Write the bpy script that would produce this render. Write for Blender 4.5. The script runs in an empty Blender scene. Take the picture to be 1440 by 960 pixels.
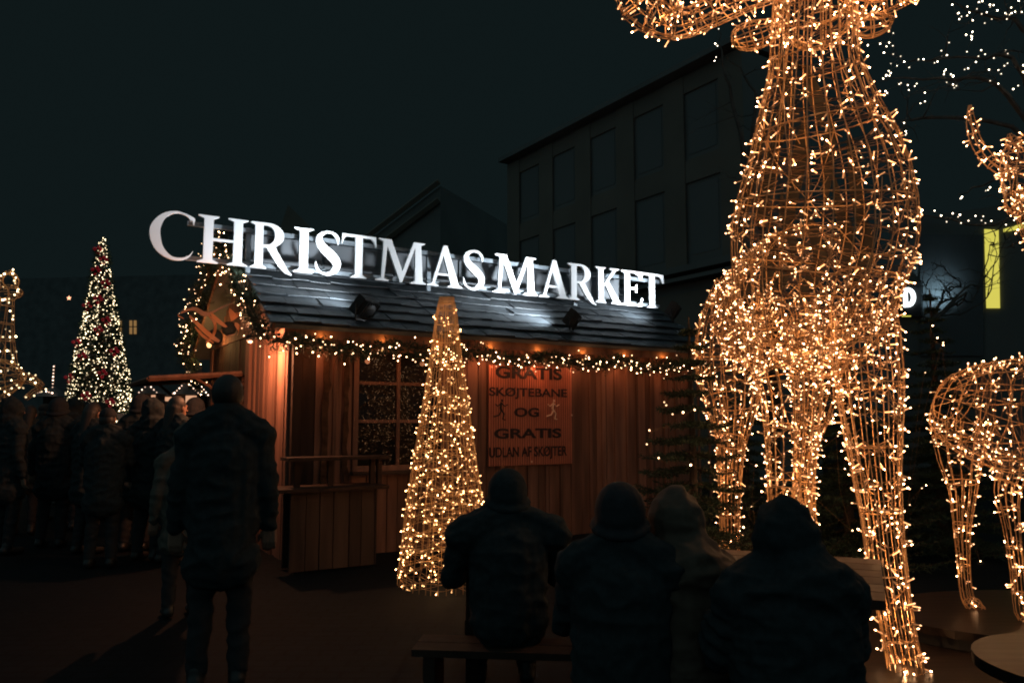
import bpy, bmesh, math, random
from mathutils import Vector, Matrix, Quaternion, noise
random.seed(7)
V = Vector
scene = bpy.context.scene
COL = scene.collection
PI = math.pi
F_PX = 1100.0
TH = math.atan(112 / 1100)
FW = V((0, math.cos(TH), math.sin(TH))); UPV = V((0, -math.sin(TH), math.cos(TH))); RT = V((1, 0, 0))
CAM = V((0, 0, 1.5))


def P(px, py, d):
    """world point seen at photo pixel px,py at distance d along the view axis (used as a surveying tool)"""
    return CAM + d * (FW + (px - 720) / F_PX * RT - (py - 480) / F_PX * UPV)


def PZ(px, py, z):
    r = FW + (px - 720) / F_PX * RT - (py - 480) / F_PX * UPV
    return CAM + r * ((z - CAM.z) / r.z)


# ------------------------------------------------------------------ materials
MATS = {}


def mat(name, col, rough=0.7, metal=0.0, spec=0.5, var=0.0, scale=6.0, stretch=(1, 1, 1), bump=0.0, island=0.0, emit=None, estr=0.0, trans=0.0, coat=0.0):
    m = bpy.data.materials.new(name); m.use_nodes = True
    nt = m.node_tree; b = nt.nodes['Principled BSDF']
    b.inputs['Roughness'].default_value = rough; b.inputs['Metallic'].default_value = metal
    b.inputs['Specular IOR Level'].default_value = spec
    b.inputs['Base Color'].default_value = (*col, 1)
    b.inputs['Coat Weight'].default_value = coat
    if trans: b.inputs['Transmission Weight'].default_value = trans
    if emit:
        b.inputs['Emission Color'].default_value = (*emit, 1); b.inputs['Emission Strength'].default_value = estr
    if var or bump or island:
        tc = nt.nodes.new('ShaderNodeTexCoord'); mp = nt.nodes.new('ShaderNodeMapping')
        mp.inputs['Scale'].default_value = stretch
        nt.links.new(tc.outputs['Object'], mp.inputs[0])
        n = nt.nodes.new('ShaderNodeTexNoise'); n.inputs['Scale'].default_value = scale; n.inputs['Detail'].default_value = 6
        nt.links.new(mp.outputs[0], n.inputs['Vector'])
        fac = n.outputs['Fac']
        if island:
            g = nt.nodes.new('ShaderNodeNewGeometry')
            mr0 = nt.nodes.new('ShaderNodeMapRange'); mr0.inputs['To Min'].default_value = 1 - island; mr0.inputs['To Max'].default_value = 1 + island * .5
            nt.links.new(g.outputs['Random Per Island'], mr0.inputs['Value'])
        mr = nt.nodes.new('ShaderNodeMapRange'); mr.inputs['From Min'].default_value = .3; mr.inputs['From Max'].default_value = .7
        mr.inputs['To Min'].default_value = 1 - var; mr.inputs['To Max'].default_value = 1 + var
        nt.links.new(fac, mr.inputs['Value'])
        v = mr.outputs[0]
        if island:
            mm = nt.nodes.new('ShaderNodeMath'); mm.operation = 'MULTIPLY'
            nt.links.new(v, mm.inputs[0]); nt.links.new(mr0.outputs[0], mm.inputs[1]); v = mm.outputs[0]
        vs = nt.nodes.new('ShaderNodeVectorMath'); vs.operation = 'SCALE'; vs.inputs[0].default_value = col
        nt.links.new(v, vs.inputs['Scale']); nt.links.new(vs.outputs[0], b.inputs['Base Color'])
        if bump:
            bp = nt.nodes.new('ShaderNodeBump'); bp.inputs['Strength'].default_value = bump; bp.inputs['Distance'].default_value = .02
            nt.links.new(fac, bp.inputs['Height']); nt.links.new(bp.outputs[0], b.inputs['Normal'])
    MATS[name] = m
    return m


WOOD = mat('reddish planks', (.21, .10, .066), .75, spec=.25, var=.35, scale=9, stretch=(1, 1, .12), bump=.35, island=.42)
WOODD = mat('dark wood', (.040, .021, .014), .8, spec=.2, var=.35, scale=9, stretch=(1, 1, .15), bump=.3, island=.4)
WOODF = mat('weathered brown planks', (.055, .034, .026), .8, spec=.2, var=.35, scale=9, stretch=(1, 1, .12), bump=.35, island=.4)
WOODT = mat('table wood', (.055, .028, .018), .65, spec=.25, var=.3, scale=6, stretch=(.12, 1.5, 1), bump=.2, island=.25)
BARK = mat('live edge bark', (.07, .035, .02), .9, spec=.1, var=.5, scale=14, bump=.7)
SLATE = mat('slate', (.030, .037, .044), .5, spec=.5, var=.35, scale=7, bump=.5, island=.5)
WHITE = mat('white letter paint', (.78, .79, .82), .45, spec=.4, var=.03, scale=2)
PANELM = mat('white board', (.10, .108, .12), .5, spec=.3, var=.10, scale=3, bump=.08)
GALV = mat('galvanised steel', (.19, .22, .25), .45, metal=.4, var=.25, scale=12)
BLACKM = mat('black housing', (.012, .013, .014), .6, spec=.3)
WIRE = mat('gilded wire', (.55, .31, .14), .45, metal=.0, spec=.5)
CABLE = mat('brown light cable', (.16, .085, .04), .55, spec=.3)
TUFT = mat('dark backlit plate', (.012, .009, .007), .8, metal=.0, var=.2, scale=10)  # near-black colour carries the backlit shade of the chest plates
NEEDLE = mat('fir needles', (.030, .050, .026), .65, spec=.3, island=.4, var=.2)
GNEEDLE = mat('garland needles', (.026, .045, .024), .65, spec=.3, island=.4, var=.2)
TRUNK = mat('bark', (.06, .045, .035), .9, spec=.1, var=.4, scale=12, bump=.6)
TWIG = mat('twig bark', (.085, .080, .075), .9, spec=.1, var=.3, scale=12)
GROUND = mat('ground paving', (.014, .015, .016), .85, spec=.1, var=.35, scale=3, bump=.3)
GLASS = mat('dark window glass', (.012, .010, .008), .0, spec=.16, coat=.0)
POSTERM = mat('corrugated red sheet', (.52, .17, .10), .55, spec=.3, var=.08, scale=5)
POSTERG = mat('shaded poster groove', (.10, .03, .02), .7)  # darker red paints the shade between the ribs
INK = mat('dark lettering', (.028, .014, .014), .6, spec=.3)
PALEI = mat('pale figure', (.75, .50, .36), .5)
COPPER = mat('copper ribbon', (.55, .25, .13), .35, metal=.3, var=.15, scale=8)
BLIND = mat('dark blind', (.130, .138, .138), .8, spec=.1)
PLASTER = mat('brown plaster', (.150, .132, .112), .95, spec=.1, var=.12, scale=.6)
PLASTD = mat('dark plaster', (.138, .142, .138), .95, spec=.1, var=.12, scale=.6)
GREYW = mat('grey rendered wall', (.10, .105, .11), .9, spec=.1, var=.12, scale=1.2)
ROOFD = mat('dark roof tiles', (.11, .112, .112), .9, spec=.1, var=.2, scale=2)
DECK = mat('stage boards', (.020, .012, .008), .4, spec=.2, var=.3, scale=5, stretch=(.3, 3, 1), bump=.15)
SKIN = mat('skin', (.28, .15, .10), .6, var=.05)
HAIR = mat('dark hair', (.015, .011, .009), .6)
COATK = mat('black coat cloth', (.026, .032, .034), .95, spec=.1, var=.2, scale=30, bump=.15)
COATN = mat('navy quilted cloth', (.022, .023, .026), .8, spec=.2, var=.2, scale=25, bump=.15)
COATB = mat('brown quilted cloth', (.085, .058, .042), .75, spec=.2, var=.15, scale=25, bump=.12)
COATG = mat('beige hood cloth', (.10, .085, .07), .9, spec=.1, var=.15, scale=25)
TROUS = mat('dark trousers cloth', (.03, .03, .032), .9, spec=.1)
SHOE = mat('shoe leather', (.012, .011, .010), .5)
BAUBLE = mat('red bauble', (.45, .015, .03), .3, spec=.6, emit=(1, .02, .05), estr=.06)  # faint red emission added to the colour, baubles are not lamps
REDW = mat('pale counter cloth', (.5, .38, .3), .8)
HORN = mat('dark iron', (.03, .03, .03), .6)


def emitmat(name, col, s):
    m = bpy.data.materials.new(name); m.use_nodes = True; nt = m.node_tree
    nt.nodes.clear()
    e = nt.nodes.new('ShaderNodeEmission'); e.inputs[0].default_value = (*col, 1); e.inputs[1].default_value = s
    if 'bulb' in name:
        g = nt.nodes.new('ShaderNodeNewGeometry'); oi = nt.nodes.new('ShaderNodeObjectInfo')
        a = nt.nodes.new('ShaderNodeMath'); a.operation = 'ADD'; nt.links.new(g.outputs['Random Per Island'], a.inputs[0]); nt.links.new(oi.outputs['Random'], a.inputs[1])
        f = nt.nodes.new('ShaderNodeMath'); f.operation = 'FRACT'; nt.links.new(a.outputs[0], f.inputs[0])
        p = nt.nodes.new('ShaderNodeMath'); p.operation = 'POWER'; nt.links.new(f.outputs[0], p.inputs[0]); p.inputs[1].default_value = 2.0
        q = nt.nodes.new('ShaderNodeMath'); q.operation = 'MULTIPLY_ADD'; nt.links.new(p.outputs[0], q.inputs[0]); q.inputs[1].default_value = s * 2.2; q.inputs[2].default_value = s * .18
        nt.links.new(q.outputs[0], e.inputs[1])
    o = nt.nodes.new('ShaderNodeOutputMaterial'); nt.links.new(e.outputs[0], o.inputs[0])
    MATS[name] = m
    return m


BW = emitmat('warm bulb', (1, .50, .23), 15)
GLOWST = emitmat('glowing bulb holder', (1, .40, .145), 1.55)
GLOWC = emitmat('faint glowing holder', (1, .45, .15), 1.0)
BC = emitmat('cone tree bulb', (1, .50, .19), 13)
BG = emitmat('garland bulb', (1, .58, .30), 13)
BF = emitmat('far tree bulb', (1, .78, .46), 4.2)
BS = emitmat('sky bulb', (1, .82, .60), 9)
BL = emitmat('yellow white bulb', (1, .74, .40), 6)
BP = emitmat('pink white bulb', (1, .66, .48), 4)
LETD = emitmat('lit letter', (.88, .97, 1), 3)
YEL = emitmat('yellow lit glass', (.80, .72, .12), .85)
WINW = emitmat('warm lit window', (.50, .28, .10), .5)
STALLI = emitmat('stall interior glow', (1, .52, .30), .75)
STAR = emitmat('orange star', (1, .45, .25), 2.2)
HOTL = emitmat('hot lamp', (1, .5, .18), 3)
LENS = mat('flood lens', (.03, .03, .03), .1, spec=.6)


# ------------------------------------------------------------------ mesh helpers
class MB:
    def __init__(s): s.v = []; s.f = []; s.m = []; s.smooth = False

    def add(s, vs, fs, mi=0):
        b = len(s.v); s.v += [V(x) for x in vs]; s.f += [[i + b for i in f] for f in fs]; s.m += [mi] * len(fs)

    def box(s, c, sx, sy, sz, X=V((1, 0, 0)), Y=V((0, 1, 0)), Z=V((0, 0, 1)), mi=0):
        c = V(c)
        vs = [c + X * (sx * a) + Y * (sy * b) + Z * (sz * d) for a in (-.5, .5) for b in (-.5, .5) for d in (-.5, .5)]
        s.add(vs, [(0, 1, 3, 2), (4, 6, 7, 5), (0, 4, 5, 1), (2, 3, 7, 6), (0, 2, 6, 4), (1, 5, 7, 3)], mi)

    def tube(s, pts, r, n=4, mi=0, cap=True):
        pts = [V(p) for p in pts]
        if len(pts) < 2: return
        rs = r if isinstance(r, (list, tuple)) else [r] * len(pts)
        ref = V((0, 0, 1)); vs = []
        d0 = (pts[-1] - pts[0])
        if d0.length > 0 and abs(d0.normalized().z) > .8: ref = V((1, 0, 0))
        for i, p in enumerate(pts):
            t = pts[min(i + 1, len(pts) - 1)] - pts[max(i - 1, 0)]
            if t.length < 1e-9: t = V((0, 0, 1))
            t.normalize()
            a = t.cross(ref)
            if a.length < 1e-3: a = t.cross(V((0, 1, 0.3)))
            a.normalize(); b = t.cross(a)
            for k in range(n):
                w = 2 * PI * k / n
                vs.append(p + a * (rs[i] * math.cos(w)) + b * (rs[i] * math.sin(w)))
        fs = []
        for i in range(len(pts) - 1):
            for k in range(n):
                fs.append((i * n + k, i * n + (k + 1) % n, (i + 1) * n + (k + 1) % n, (i + 1) * n + k))
        if cap:
            fs.append(tuple(range(n - 1, -1, -1))); o = (len(pts) - 1) * n; fs.append(tuple(o + k for k in range(n)))
        s.add(vs, fs, mi)

    def ell(s, c, rx, ry, rz, n=12, m=8, X=V((1, 0, 0)), Y=V((0, 1, 0)), Z=V((0, 0, 1)), mi=0):
        c = V(c); vs = [c - Z * rz]
        for j in range(1, m):
            a = -PI / 2 + PI * j / m
            for k in range(n):
                w = 2 * PI * k / n
                vs.append(c + X * (rx * math.cos(a) * math.cos(w)) + Y * (ry * math.cos(a) * math.sin(w)) + Z * (rz * math.sin(a)))
        vs.append(c + Z * rz); fs = []
        for k in range(n): fs.append((0, 1 + (k + 1) % n, 1 + k))
        for j in range(m - 2):
            for k in range(n):
                a = 1 + j * n; fs.append((a + k, a + (k + 1) % n, a + n + (k + 1) % n, a + n + k))
        o = 1 + (m - 2) * n
        for k in range(n): fs.append((o + k, o + (k + 1) % n, len(vs) - 1))
        s.add(vs, fs, mi)

    def cap(s, a, b, ra, rb, n=10):
        """tapered capsule"""
        a = V(a); b = V(b); t = b - a; L = t.length
        if L < 1e-6: t = V((0, 0, 1)); L = 1e-6
        t = t / L
        pts = []; rs = []
        for q in (-1, -.85, -.5): pts.append(a + t * ra * q); rs.append(max(ra * math.sqrt(max(0, 1 - q * q)), .001))
        pts += [a, b]; rs += [ra, rb]
        for q in (.5, .85, 1): pts.append(b + t * rb * q); rs.append(max(rb * math.sqrt(max(0, 1 - q * q)), .001))
        s.tube(pts, rs, n)

    def build(s, name, mats, parent=None, smooth=False, kind=None, label=None):
        off = V(parent['org']) if parent is not None and 'org' in parent else V((0, 0, 0))
        me = bpy.data.meshes.new(name)
        me.from_pydata([tuple(v - off) for v in s.v], [], s.f)
        mats = mats if isinstance(mats, (list, tuple)) else [mats]
        for m in mats: me.materials.append(m)
        if any(s.m): me.polygons.foreach_set('material_index', s.m)
        if smooth: me.polygons.foreach_set('use_smooth', [True] * len(me.polygons))
        me.update()
        o = bpy.data.objects.new(name, me); COL.objects.link(o)
        if parent is not None: o.parent = parent; o['org'] = list(off)
        if kind: o['kind'] = kind
        if label: o['label'] = label
        return o


def thing(name, label, cat, loc=(0, 0, 0), group=None):
    o = bpy.data.objects.new(name, None); COL.objects.link(o); o.location = loc
    o['label'] = label; o['category'] = cat; o['org'] = list(loc); o.empty_display_size = .2
    if group: o['group'] = group
    return o


def tag(o, label, cat, group=None):
    o['label'] = label; o['category'] = cat
    if group: o['group'] = group
    return o


def struct(o): o['kind'] = 'structure'; return o


# bulb meshes: a short holder with a glowing tip, along +Z
def bulb_mesh(name, emit, rt, lt, rs, ls, holder=None):
    mb = MB()
    if ls > 0: mb.tube([(0, 0, -.002), (0, 0, ls)], rs, 4, 0)
    mb.ell((0, 0, ls + lt), rt, rt, lt, 6, 4, mi=1)
    me = bpy.data.meshes.new(name); me.from_pydata([tuple(v) for v in mb.v], [], mb.f)
    me.materials.append(holder or CABLE); me.materials.append(emit)
    me.polygons.foreach_set('material_index', mb.m); me.update()
    return me, mb


def rot_to(d):
    return V((0, 0, 1)).rotation_difference(V(d).normalized()) if V(d).length > 0 else Quaternion()


def bulbs(parent, lst, bm, maxn=100):
    """lst of (pos, dir): the maxn nearest to the camera are parts of their own, the rest one mesh"""
    me, mb = bm
    off = V(parent['org'])
    lst = sorted(lst, key=lambda q: (q[0] - CAM).length)
    for p, d in lst[:maxn]:
        o = bpy.data.objects.new('light_bulb', me); COL.objects.link(o); o.parent = parent
        o.location = p - off; o.rotation_mode = 'QUATERNION'; o.rotation_quaternion = rot_to(d)
    rest = lst[maxn:]
    if rest:
        r = MB()
        for p, d in rest:
            q = rot_to(d).to_matrix()
            b = len(r.v); r.v += [q @ v + p for v in mb.v]; r.f += [[i + b for i in f] for f in mb.f]; r.m += mb.m
        r.build('light_bulb', [me.materials[0], me.materials[1]], parent, kind='stuff')


def rnd(a, b): return random.uniform(a, b)


def rdir():
    while True:
        v = V((rnd(-1, 1), rnd(-1, 1), rnd(-1, 1)))
        if .1 < v.length < 1: return v.normalized()


def catmull(pts, t):
    n = len(pts) - 1; x = min(max(t, 0), 1) * n; i = min(int(x), n - 1); f = x - i
    p0 = pts[max(i - 1, 0)]; p1 = pts[i]; p2 = pts[i + 1]; p3 = pts[min(i + 2, n)]
    return .5 * ((2 * p1) + (p2 - p0) * f + (2 * p0 - 5 * p1 + 4 * p2 - p3) * f * f + (3 * p1 - p0 - 3 * p2 + p3) * f ** 3)


class Sweep:
    def __init__(s, st, side=V((1, 0, 0)), cl=True):
        s.c = [V(q[0]) for q in st]; s.rx = [q[1] for q in st]; s.ry = [q[2] if len(q) > 2 else q[1] for q in st]; s.side = side

    def ev(s, t, w, k=1.0):
        c = catmull(s.c, t); rx = max(catmull(s.rx, t), .002); ry = max(catmull(s.ry, t), .002)
        T = catmull(s.c, min(t + .02, 1)) - catmull(s.c, max(t - .02, 0)); T.normalize()
        A = s.side - T * s.side.dot(T)
        if A.length < .05: A = V((0, 1, 0)) - T * T.y
        A.normalize(); B = T.cross(A)
        return c + (A * (rx * math.cos(w)) + B * (ry * math.sin(w))) * k

    def nrm(s, t, w): return (s.ev(t, w) - catmull(s.c, t)).normalized()

    def length(s): return sum((s.c[i + 1] - s.c[i]).length for i in range(len(s.c) - 1))

    def area(s): return s.length() * 2 * PI * sum((a + b) / 2 for a, b in zip(s.rx, s.ry)) / len(s.rx)

    def frame(s, mb, nl, nr, r, jit=.04):
        for k in range(nl):
            w = 2 * PI * k / nl + rnd(-jit, jit)
            mb.tube([s.ev(i / 18, w) for i in range(19)], r, 4)
        for j in range(nr):
            t = (j + .5) / nr if nr > 1 else .5
            mb.tube([s.ev(t, 2 * PI * k / 20) for k in range(21)], r * 1.15, 4)

    def lights(s, cab, out, n, step=.62, cr=.0022, wob=.5, inward=.25):
        w = rnd(0, 6); prev = None
        ws = [max(catmull(s.rx, (j + .5) / 40) + catmull(s.ry, (j + .5) / 40), .004) * ((s.ev(min((j + 1) / 40, 1), 0, 0) - s.ev(j / 40, 0, 0)).length + .002) for j in range(40)]
        cum = [0]
        for q in ws: cum.append(cum[-1] + q)
        for i in range(n):
            g = (i + .5) / n * cum[-1]; j = 0
            while j < 39 and cum[j + 1] < g: j += 1
            t = (j + (g - cum[j]) / ws[j]) / 40 + rnd(-.5, .5) * wob * .12
            t = min(max(t, .003), .997)
            w += rnd(.2, 2 * step)
            if random.random() < .12: w -= rnd(.6, 2.2)
            k = 1 + rnd(-.03, .012)
            p = s.ev(t, w, k); nn = s.nrm(t, w)
            d = (nn * (1 if random.random() > inward else -1) + rdir() * 1.1)
            out.append((p, d))
            if prev is not None: cab.tube([prev, (prev + p) / 2 + rdir() * .012, p], cr, 3, cap=False)
            prev = p


# ------------------------------------------------------------------ world, camera, sun (night: both very weak)
world = bpy.data.worlds.new('World'); scene.world = world; world.use_nodes = True
nt = world.node_tree; bg = nt.nodes['Background']
bg.inputs[0].default_value = (.0047, .0089, .0095, 1); bg.inputs[1].default_value = 1.0
sky = nt.nodes.new('ShaderNodeTexSky'); sky.sky_type = 'NISHITA'; sky.sun_disc = False
sky.sun_elevation = math.radians(-6); sky.sun_rotation = math.radians(200)
bg2 = nt.nodes.new('ShaderNodeBackground'); bg2.inputs[1].default_value = .0002
nt.links.new(sky.outputs[0], bg2.inputs[0])
ads = nt.nodes.new('ShaderNodeAddShader'); nt.links.new(bg.outputs[0], ads.inputs[0]); nt.links.new(bg2.outputs[0], ads.inputs[1])
nt.links.new(ads.outputs[0], nt.nodes['World Output'].inputs[0])
sun = bpy.data.lights.new('ambient_fill', 'SUN'); sun.energy = .30; sun.angle = math.radians(170); sun.color = (.52, .92, 1)  # broad teal fill added to lift the dark areas, no moon in the scene
so = bpy.data.objects.new('ambient_fill', sun); COL.objects.link(so); so.rotation_euler = (math.radians(48), 0, math.radians(-12))

cam = bpy.data.cameras.new('camera'); cam.sensor_width = 36; cam.lens = F_PX / 1440 * 36; cam.clip_end = 3000; cam.clip_start = .05
co = bpy.data.objects.new('camera', cam); COL.objects.link(co); co.location = CAM; co.rotation_euler = (PI / 2 + TH, 0, 0)
scene.camera = co
scene.view_settings.view_transform = 'Standard'; scene.view_settings.look = 'None'
scene.view_settings.exposure = 0; scene.view_settings.gamma = 1; scene.view_settings.use_curve_mapping = False
cy = scene.cycles
cy.use_denoising = True
try: cy.denoiser = 'OPENIMAGEDENOISE'; cy.denoising_input_passes = 'RGB_ALBEDO_NORMAL'; cy.denoising_prefilter = 'ACCURATE'
except Exception: pass
cy.max_bounces = 4; cy.diffuse_bounces = 2; cy.glossy_bounces = 2; cy.transparent_max_bounces = 4; cy.transmission_bounces = 2
cy.sample_clamp_indirect = 2.0; cy.sample_clamp_direct = 0; cy.use_light_tree = True
cy.caustics_reflective = False; cy.caustics_refractive = False
cy.use_adaptive_sampling = False
cy.pixel_filter_type = 'BLACKMAN_HARRIS'; cy.filter_width = 1.9


def point(loc, e, col, r=.03, parent=None, name='lamp_or_fill_light'):
    l = bpy.data.lights.new(name, 'POINT'); l.energy = e; l.color = col; l.shadow_soft_size = r
    o = bpy.data.objects.new(name, l); COL.objects.link(o)
    off = V(parent['org']) if parent is not None else V((0, 0, 0)); o.location = V(loc) - off
    if parent is not None: o.parent = parent
    return o


def spot(loc, tgt, e, col, ang, blend=.6, r=.04, parent=None, name='spot_light'):
    l = bpy.data.lights.new(name, 'SPOT'); l.energy = e; l.color = col; l.shadow_soft_size = r
    l.spot_size = math.radians(ang); l.spot_blend = blend
    o = bpy.data.objects.new(name, l); COL.objects.link(o)
    off = V(parent['org']) if parent is not None else V((0, 0, 0)); o.location = V(loc) - off
    o.rotation_mode = 'QUATERNION'; o.rotation_quaternion = (V(tgt) - V(loc)).to_track_quat('-Z', 'Y')
    if parent is not None: o.parent = parent
    return o


# ------------------------------------------------------------------ ground
mb = MB(); mb.add([(-400, -60, 0), (400, -60, 0), (400, 600, 0), (-400, 600, 0)], [(0, 1, 2, 3)])
nt = GROUND.node_tree
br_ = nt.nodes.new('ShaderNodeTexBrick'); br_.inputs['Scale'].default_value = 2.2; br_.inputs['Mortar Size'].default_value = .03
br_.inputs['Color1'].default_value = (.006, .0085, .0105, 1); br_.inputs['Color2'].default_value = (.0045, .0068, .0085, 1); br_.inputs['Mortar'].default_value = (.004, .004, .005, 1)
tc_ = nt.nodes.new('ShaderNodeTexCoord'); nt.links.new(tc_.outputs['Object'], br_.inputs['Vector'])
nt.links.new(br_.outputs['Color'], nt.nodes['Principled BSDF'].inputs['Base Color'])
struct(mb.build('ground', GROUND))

# ------------------------------------------------------------------ hut frame of reference
HU = V((.8487, .5289, 0)).normalized(); HV = V((-HU.y, HU.x, 0)); HZ = V((0, 0, 1))


def H(s, v, z): return HU * s + HV * v + HZ * z


def hs(px, py, v):
    """along-facade coordinate and height at which pixel px,py meets the upright plane v"""
    r = FW + (px - 720) / F_PX * RT - (py - 480) / F_PX * UPV
    q = CAM + r * (v / HV.dot(r)); return HU.dot(q), q.z


def hbox(mb, s0, s1, v0, v1, z0, z1, mi=0):
    mb.box(H((s0 + s1) / 2, (v0 + v1) / 2, (z0 + z1) / 2), abs(s1 - s0), abs(v1 - v0), abs(z1 - z0), HU, HV, HZ, mi)


S0, S1, VF, VB = 2.5, 8.55, 8.6, 13.0
EV, RV, BV = 8.3, 10.7, 13.1       # eave, ridge, back eave
EH, RH = 2.53, 3.98
hut = thing('market_hut', 'long wooden market hut with slate roof under the white lettering', 'hut', H(S0, VF, 0))


def planks(mb, axis, a0, a1, b, z0, z1, wmin=.11, wmax=.19, thick=.022, gap=.008, out=-1, jag=0):
    a = a0
    while a < a1 - .02:
        w = min(rnd(wmin, wmax), a1 - a)
        dz = rnd(0, jag); th = thick * rnd(.7, 1.6)
        if axis == 's': hbox(mb, a, a + w - gap, b + out * th, b + .002, z0, z1 - dz)
        else: hbox(mb, b + out * th, b + .002, a, a + w - gap, z0, z1 - dz)
        a += w


# front wall with window opening
WS0, WS1, WZ0, WZ1 = 3.23, 4.36, .97, 2.33
mb = MB()
planks(mb, 's', S0 + .26, WS0 - .03, VF, 0, 2.5, .09, .2)
planks(mb, 's', WS1 + .03, S1, VF, 0, 2.5, .12, .2)
planks(mb, 's', WS0 - .03, WS1 + .03, VF, 0, WZ0 - .06)
planks(mb, 's', WS0 - .03, WS1 + .03, VF, WZ1 + .05, 2.5)
# battens
for k in range(26):
    s = S0 + .5 + k * .235 + rnd(-.05, .05)
    if WS0 - .1 < s < WS1 + .1: continue
    hbox(mb, s, s + rnd(.03, .055), VF - .052, VF - .034, 0, 2.48)
mb.build('front_wall', WOOD, hut)
mb = MB(); hbox(mb, S0 + .1, S1, VF + .004, VF + .05, 0, 2.49); mb.build('backing_board', WOODD, hut)
mb = MB()
hbox(mb, S0, S0 + .1, VF - .045, VF + .1, 0, 2.49)
hbox(mb, S0 + .11, S0 + .25, VF - .02, VF + .002, 0, 2.49)  # dark board colour stands in for the shadowed door opening
mb.build('corner_post', WOODD, hut)
# two rough live-edge boards
for s0, w in ((2.83, .07), (3.08, .06)):
    mb = MB()
    L = [H(s0 + noise.noise(V((s0 * 7, 0, z * 5))) * .035, VF - .056, z) for z in [i * .1 for i in range(25)]]
    for i in range(24):
        a, b = L[i], L[i + 1]; ww = w * (1 + .5 * noise.noise(V((s0, 3, i * .6)))); w2 = w * (1 + .5 * noise.noise(V((s0, 3, (i + 1) * .6))))
        mb.add([a, a + HU * ww, b + HU * w2, b, a - HV * .02, a + HU * ww - HV * .02, b + HU * w2 - HV * .02, b - HV * .02],
               [(4, 5, 6, 7), (0, 4, 7, 3), (1, 2, 6, 5)])
    mb.build('bark_board', BARK, hut)
# window
wf = MB()
for a, b, c, d in ((WS0 - .03, WS0 + .03, WZ0 - .04, WZ1 + .04), (WS1 - .03, WS1 + .03, WZ0 - .04, WZ1 + .04)): hbox(wf, a, b, VF - .05, VF + .03, c, d)
hbox(wf, WS0 + .031, WS1 - .031, VF - .05, VF + .03, WZ1 - .02, WZ1 + .04); hbox(wf, WS0 + .031, WS1 - .031, VF - .05, VF + .03, WZ0 - .04, WZ0 + .02)
sm, _ = hs(560, 500, VF)
hbox(wf, sm - .02, sm + .02, VF - .03, VF - .004, WZ0 + .021, WZ1 - .021)
for z in (1.50, 1.94):
    hbox(wf, WS0 + .031, sm - .021, VF - .028, VF - .004, z - .018, z + .018); hbox(wf, sm + .021, WS1 - .031, VF - .028, VF - .004, z - .018, z + .018)
win = wf.build('window', WOOD, hut)
g = MB(); hbox(g, WS0 + .02, WS1 - .02, VF - .003, VF + .003, WZ0, WZ1); g.build('pane', GLASS, win)
g = MB(); hbox(g, WS0 - .06, WS1 + .08, VF - .17, VF - .052, WZ0 - .075, WZ0 - .042); g.build('window_sill', WOODT, win)
# left side wall : lit narrow planks, then the serving opening
mb = MB()
a = VF + .05
while a < 10.3:
    w = rnd(.075, .15); th = rnd(.018, .045)
    hbox(mb, S0 - th, S0 + .001, a, a + w - .014, 0, 2.55); a += w
sw = mb.build('side_wall', WOOD, hut)
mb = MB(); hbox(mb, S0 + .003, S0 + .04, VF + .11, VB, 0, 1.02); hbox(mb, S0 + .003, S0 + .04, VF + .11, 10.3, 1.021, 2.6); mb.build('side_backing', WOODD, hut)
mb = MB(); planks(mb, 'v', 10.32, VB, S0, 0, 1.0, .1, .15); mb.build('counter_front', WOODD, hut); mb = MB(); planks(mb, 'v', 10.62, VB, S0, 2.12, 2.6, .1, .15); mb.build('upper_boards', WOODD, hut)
mb = MB(); hbox(mb, S0 - .06, S0 + .06, 10.32, 10.52, 1.001, 2.62); mb.build('door_post', WOOD, hut)
mb = MB(); hbox(mb, S0 - .05, S0 + .05, 12.7, 12.85, 1.001, 2.6); mb.build('corner_post', WOOD, hut)
mb = MB(); hbox(mb, S0 - .28, S0 + .1, 10.56, 12.68, 1.03, 1.07); mb.build('serving_counter', WOODT, hut)
# louvred shutter folded back beside the opening
mb = MB()
hbox(mb, S0 + .02, S0 + .06, 10.56, 10.60, 1.08, 2.1); hbox(mb, S0 + .02, S0 + .06, 11.0, 11.04, 1.08, 2.1)
for k in range(15):
    z = 1.12 + k * .066
    mb.box(H(S0 + .04, 10.8, z), .05, .40, .012, (HU + HZ * .6).normalized(), HV, (HZ - HU * .6).normalized())
mb.build('louvred_shutter', WOOD, hut)
# raised serving flap with props
mb = MB()
fz0, fz1 = 2.13, 2.02
for k in range(6):
    a = 10.75 + k * .33
    q = [H(S0 - .06, a, fz0), H(S0 - .06, a + .325, fz0), H(S0 - 1.15, a + .325, fz1), H(S0 - 1.15, a, fz1)]
    mb.add(q + [p + HZ * .025 for p in q], [(0, 1, 2, 3), (7, 6, 5, 4), (0, 4, 5, 1), (1, 5, 6, 2), (2, 6, 7, 3), (3, 7, 4, 0)])
flap = mb.build('serving_flap', WOODD, hut)
mb = MB()
mb.tube([H(S0 - .05, 10.72, fz0), H(S0 - 1.18, 10.72, fz1 + .01)], .035, 4)
mb.tube([H(S0 - 1.18, 10.72, fz1 + .01), H(S0 - 1.18, 12.75, fz1 + .01)], .03, 4)
mb.tube([H(S0 - .05, 12.75, fz0), H(S0 - 1.18, 12.75, fz1 + .01)], .03, 4)
mb.build('flap_frame', WOOD, flap)
mb = MB(); mb.tube([H(S0 - .03, 10.75, 1.72), H(S0 - .62, 10.75, 2.05)], .018, 4); mb.build('prop', WOOD, flap)
mb = MB(); mb.tube([H(S0 - .03, 12.6, 1.4), H(S0 - .8, 12.6, 2.03)], .018, 4); mb.build('prop', WOOD, flap)
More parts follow.
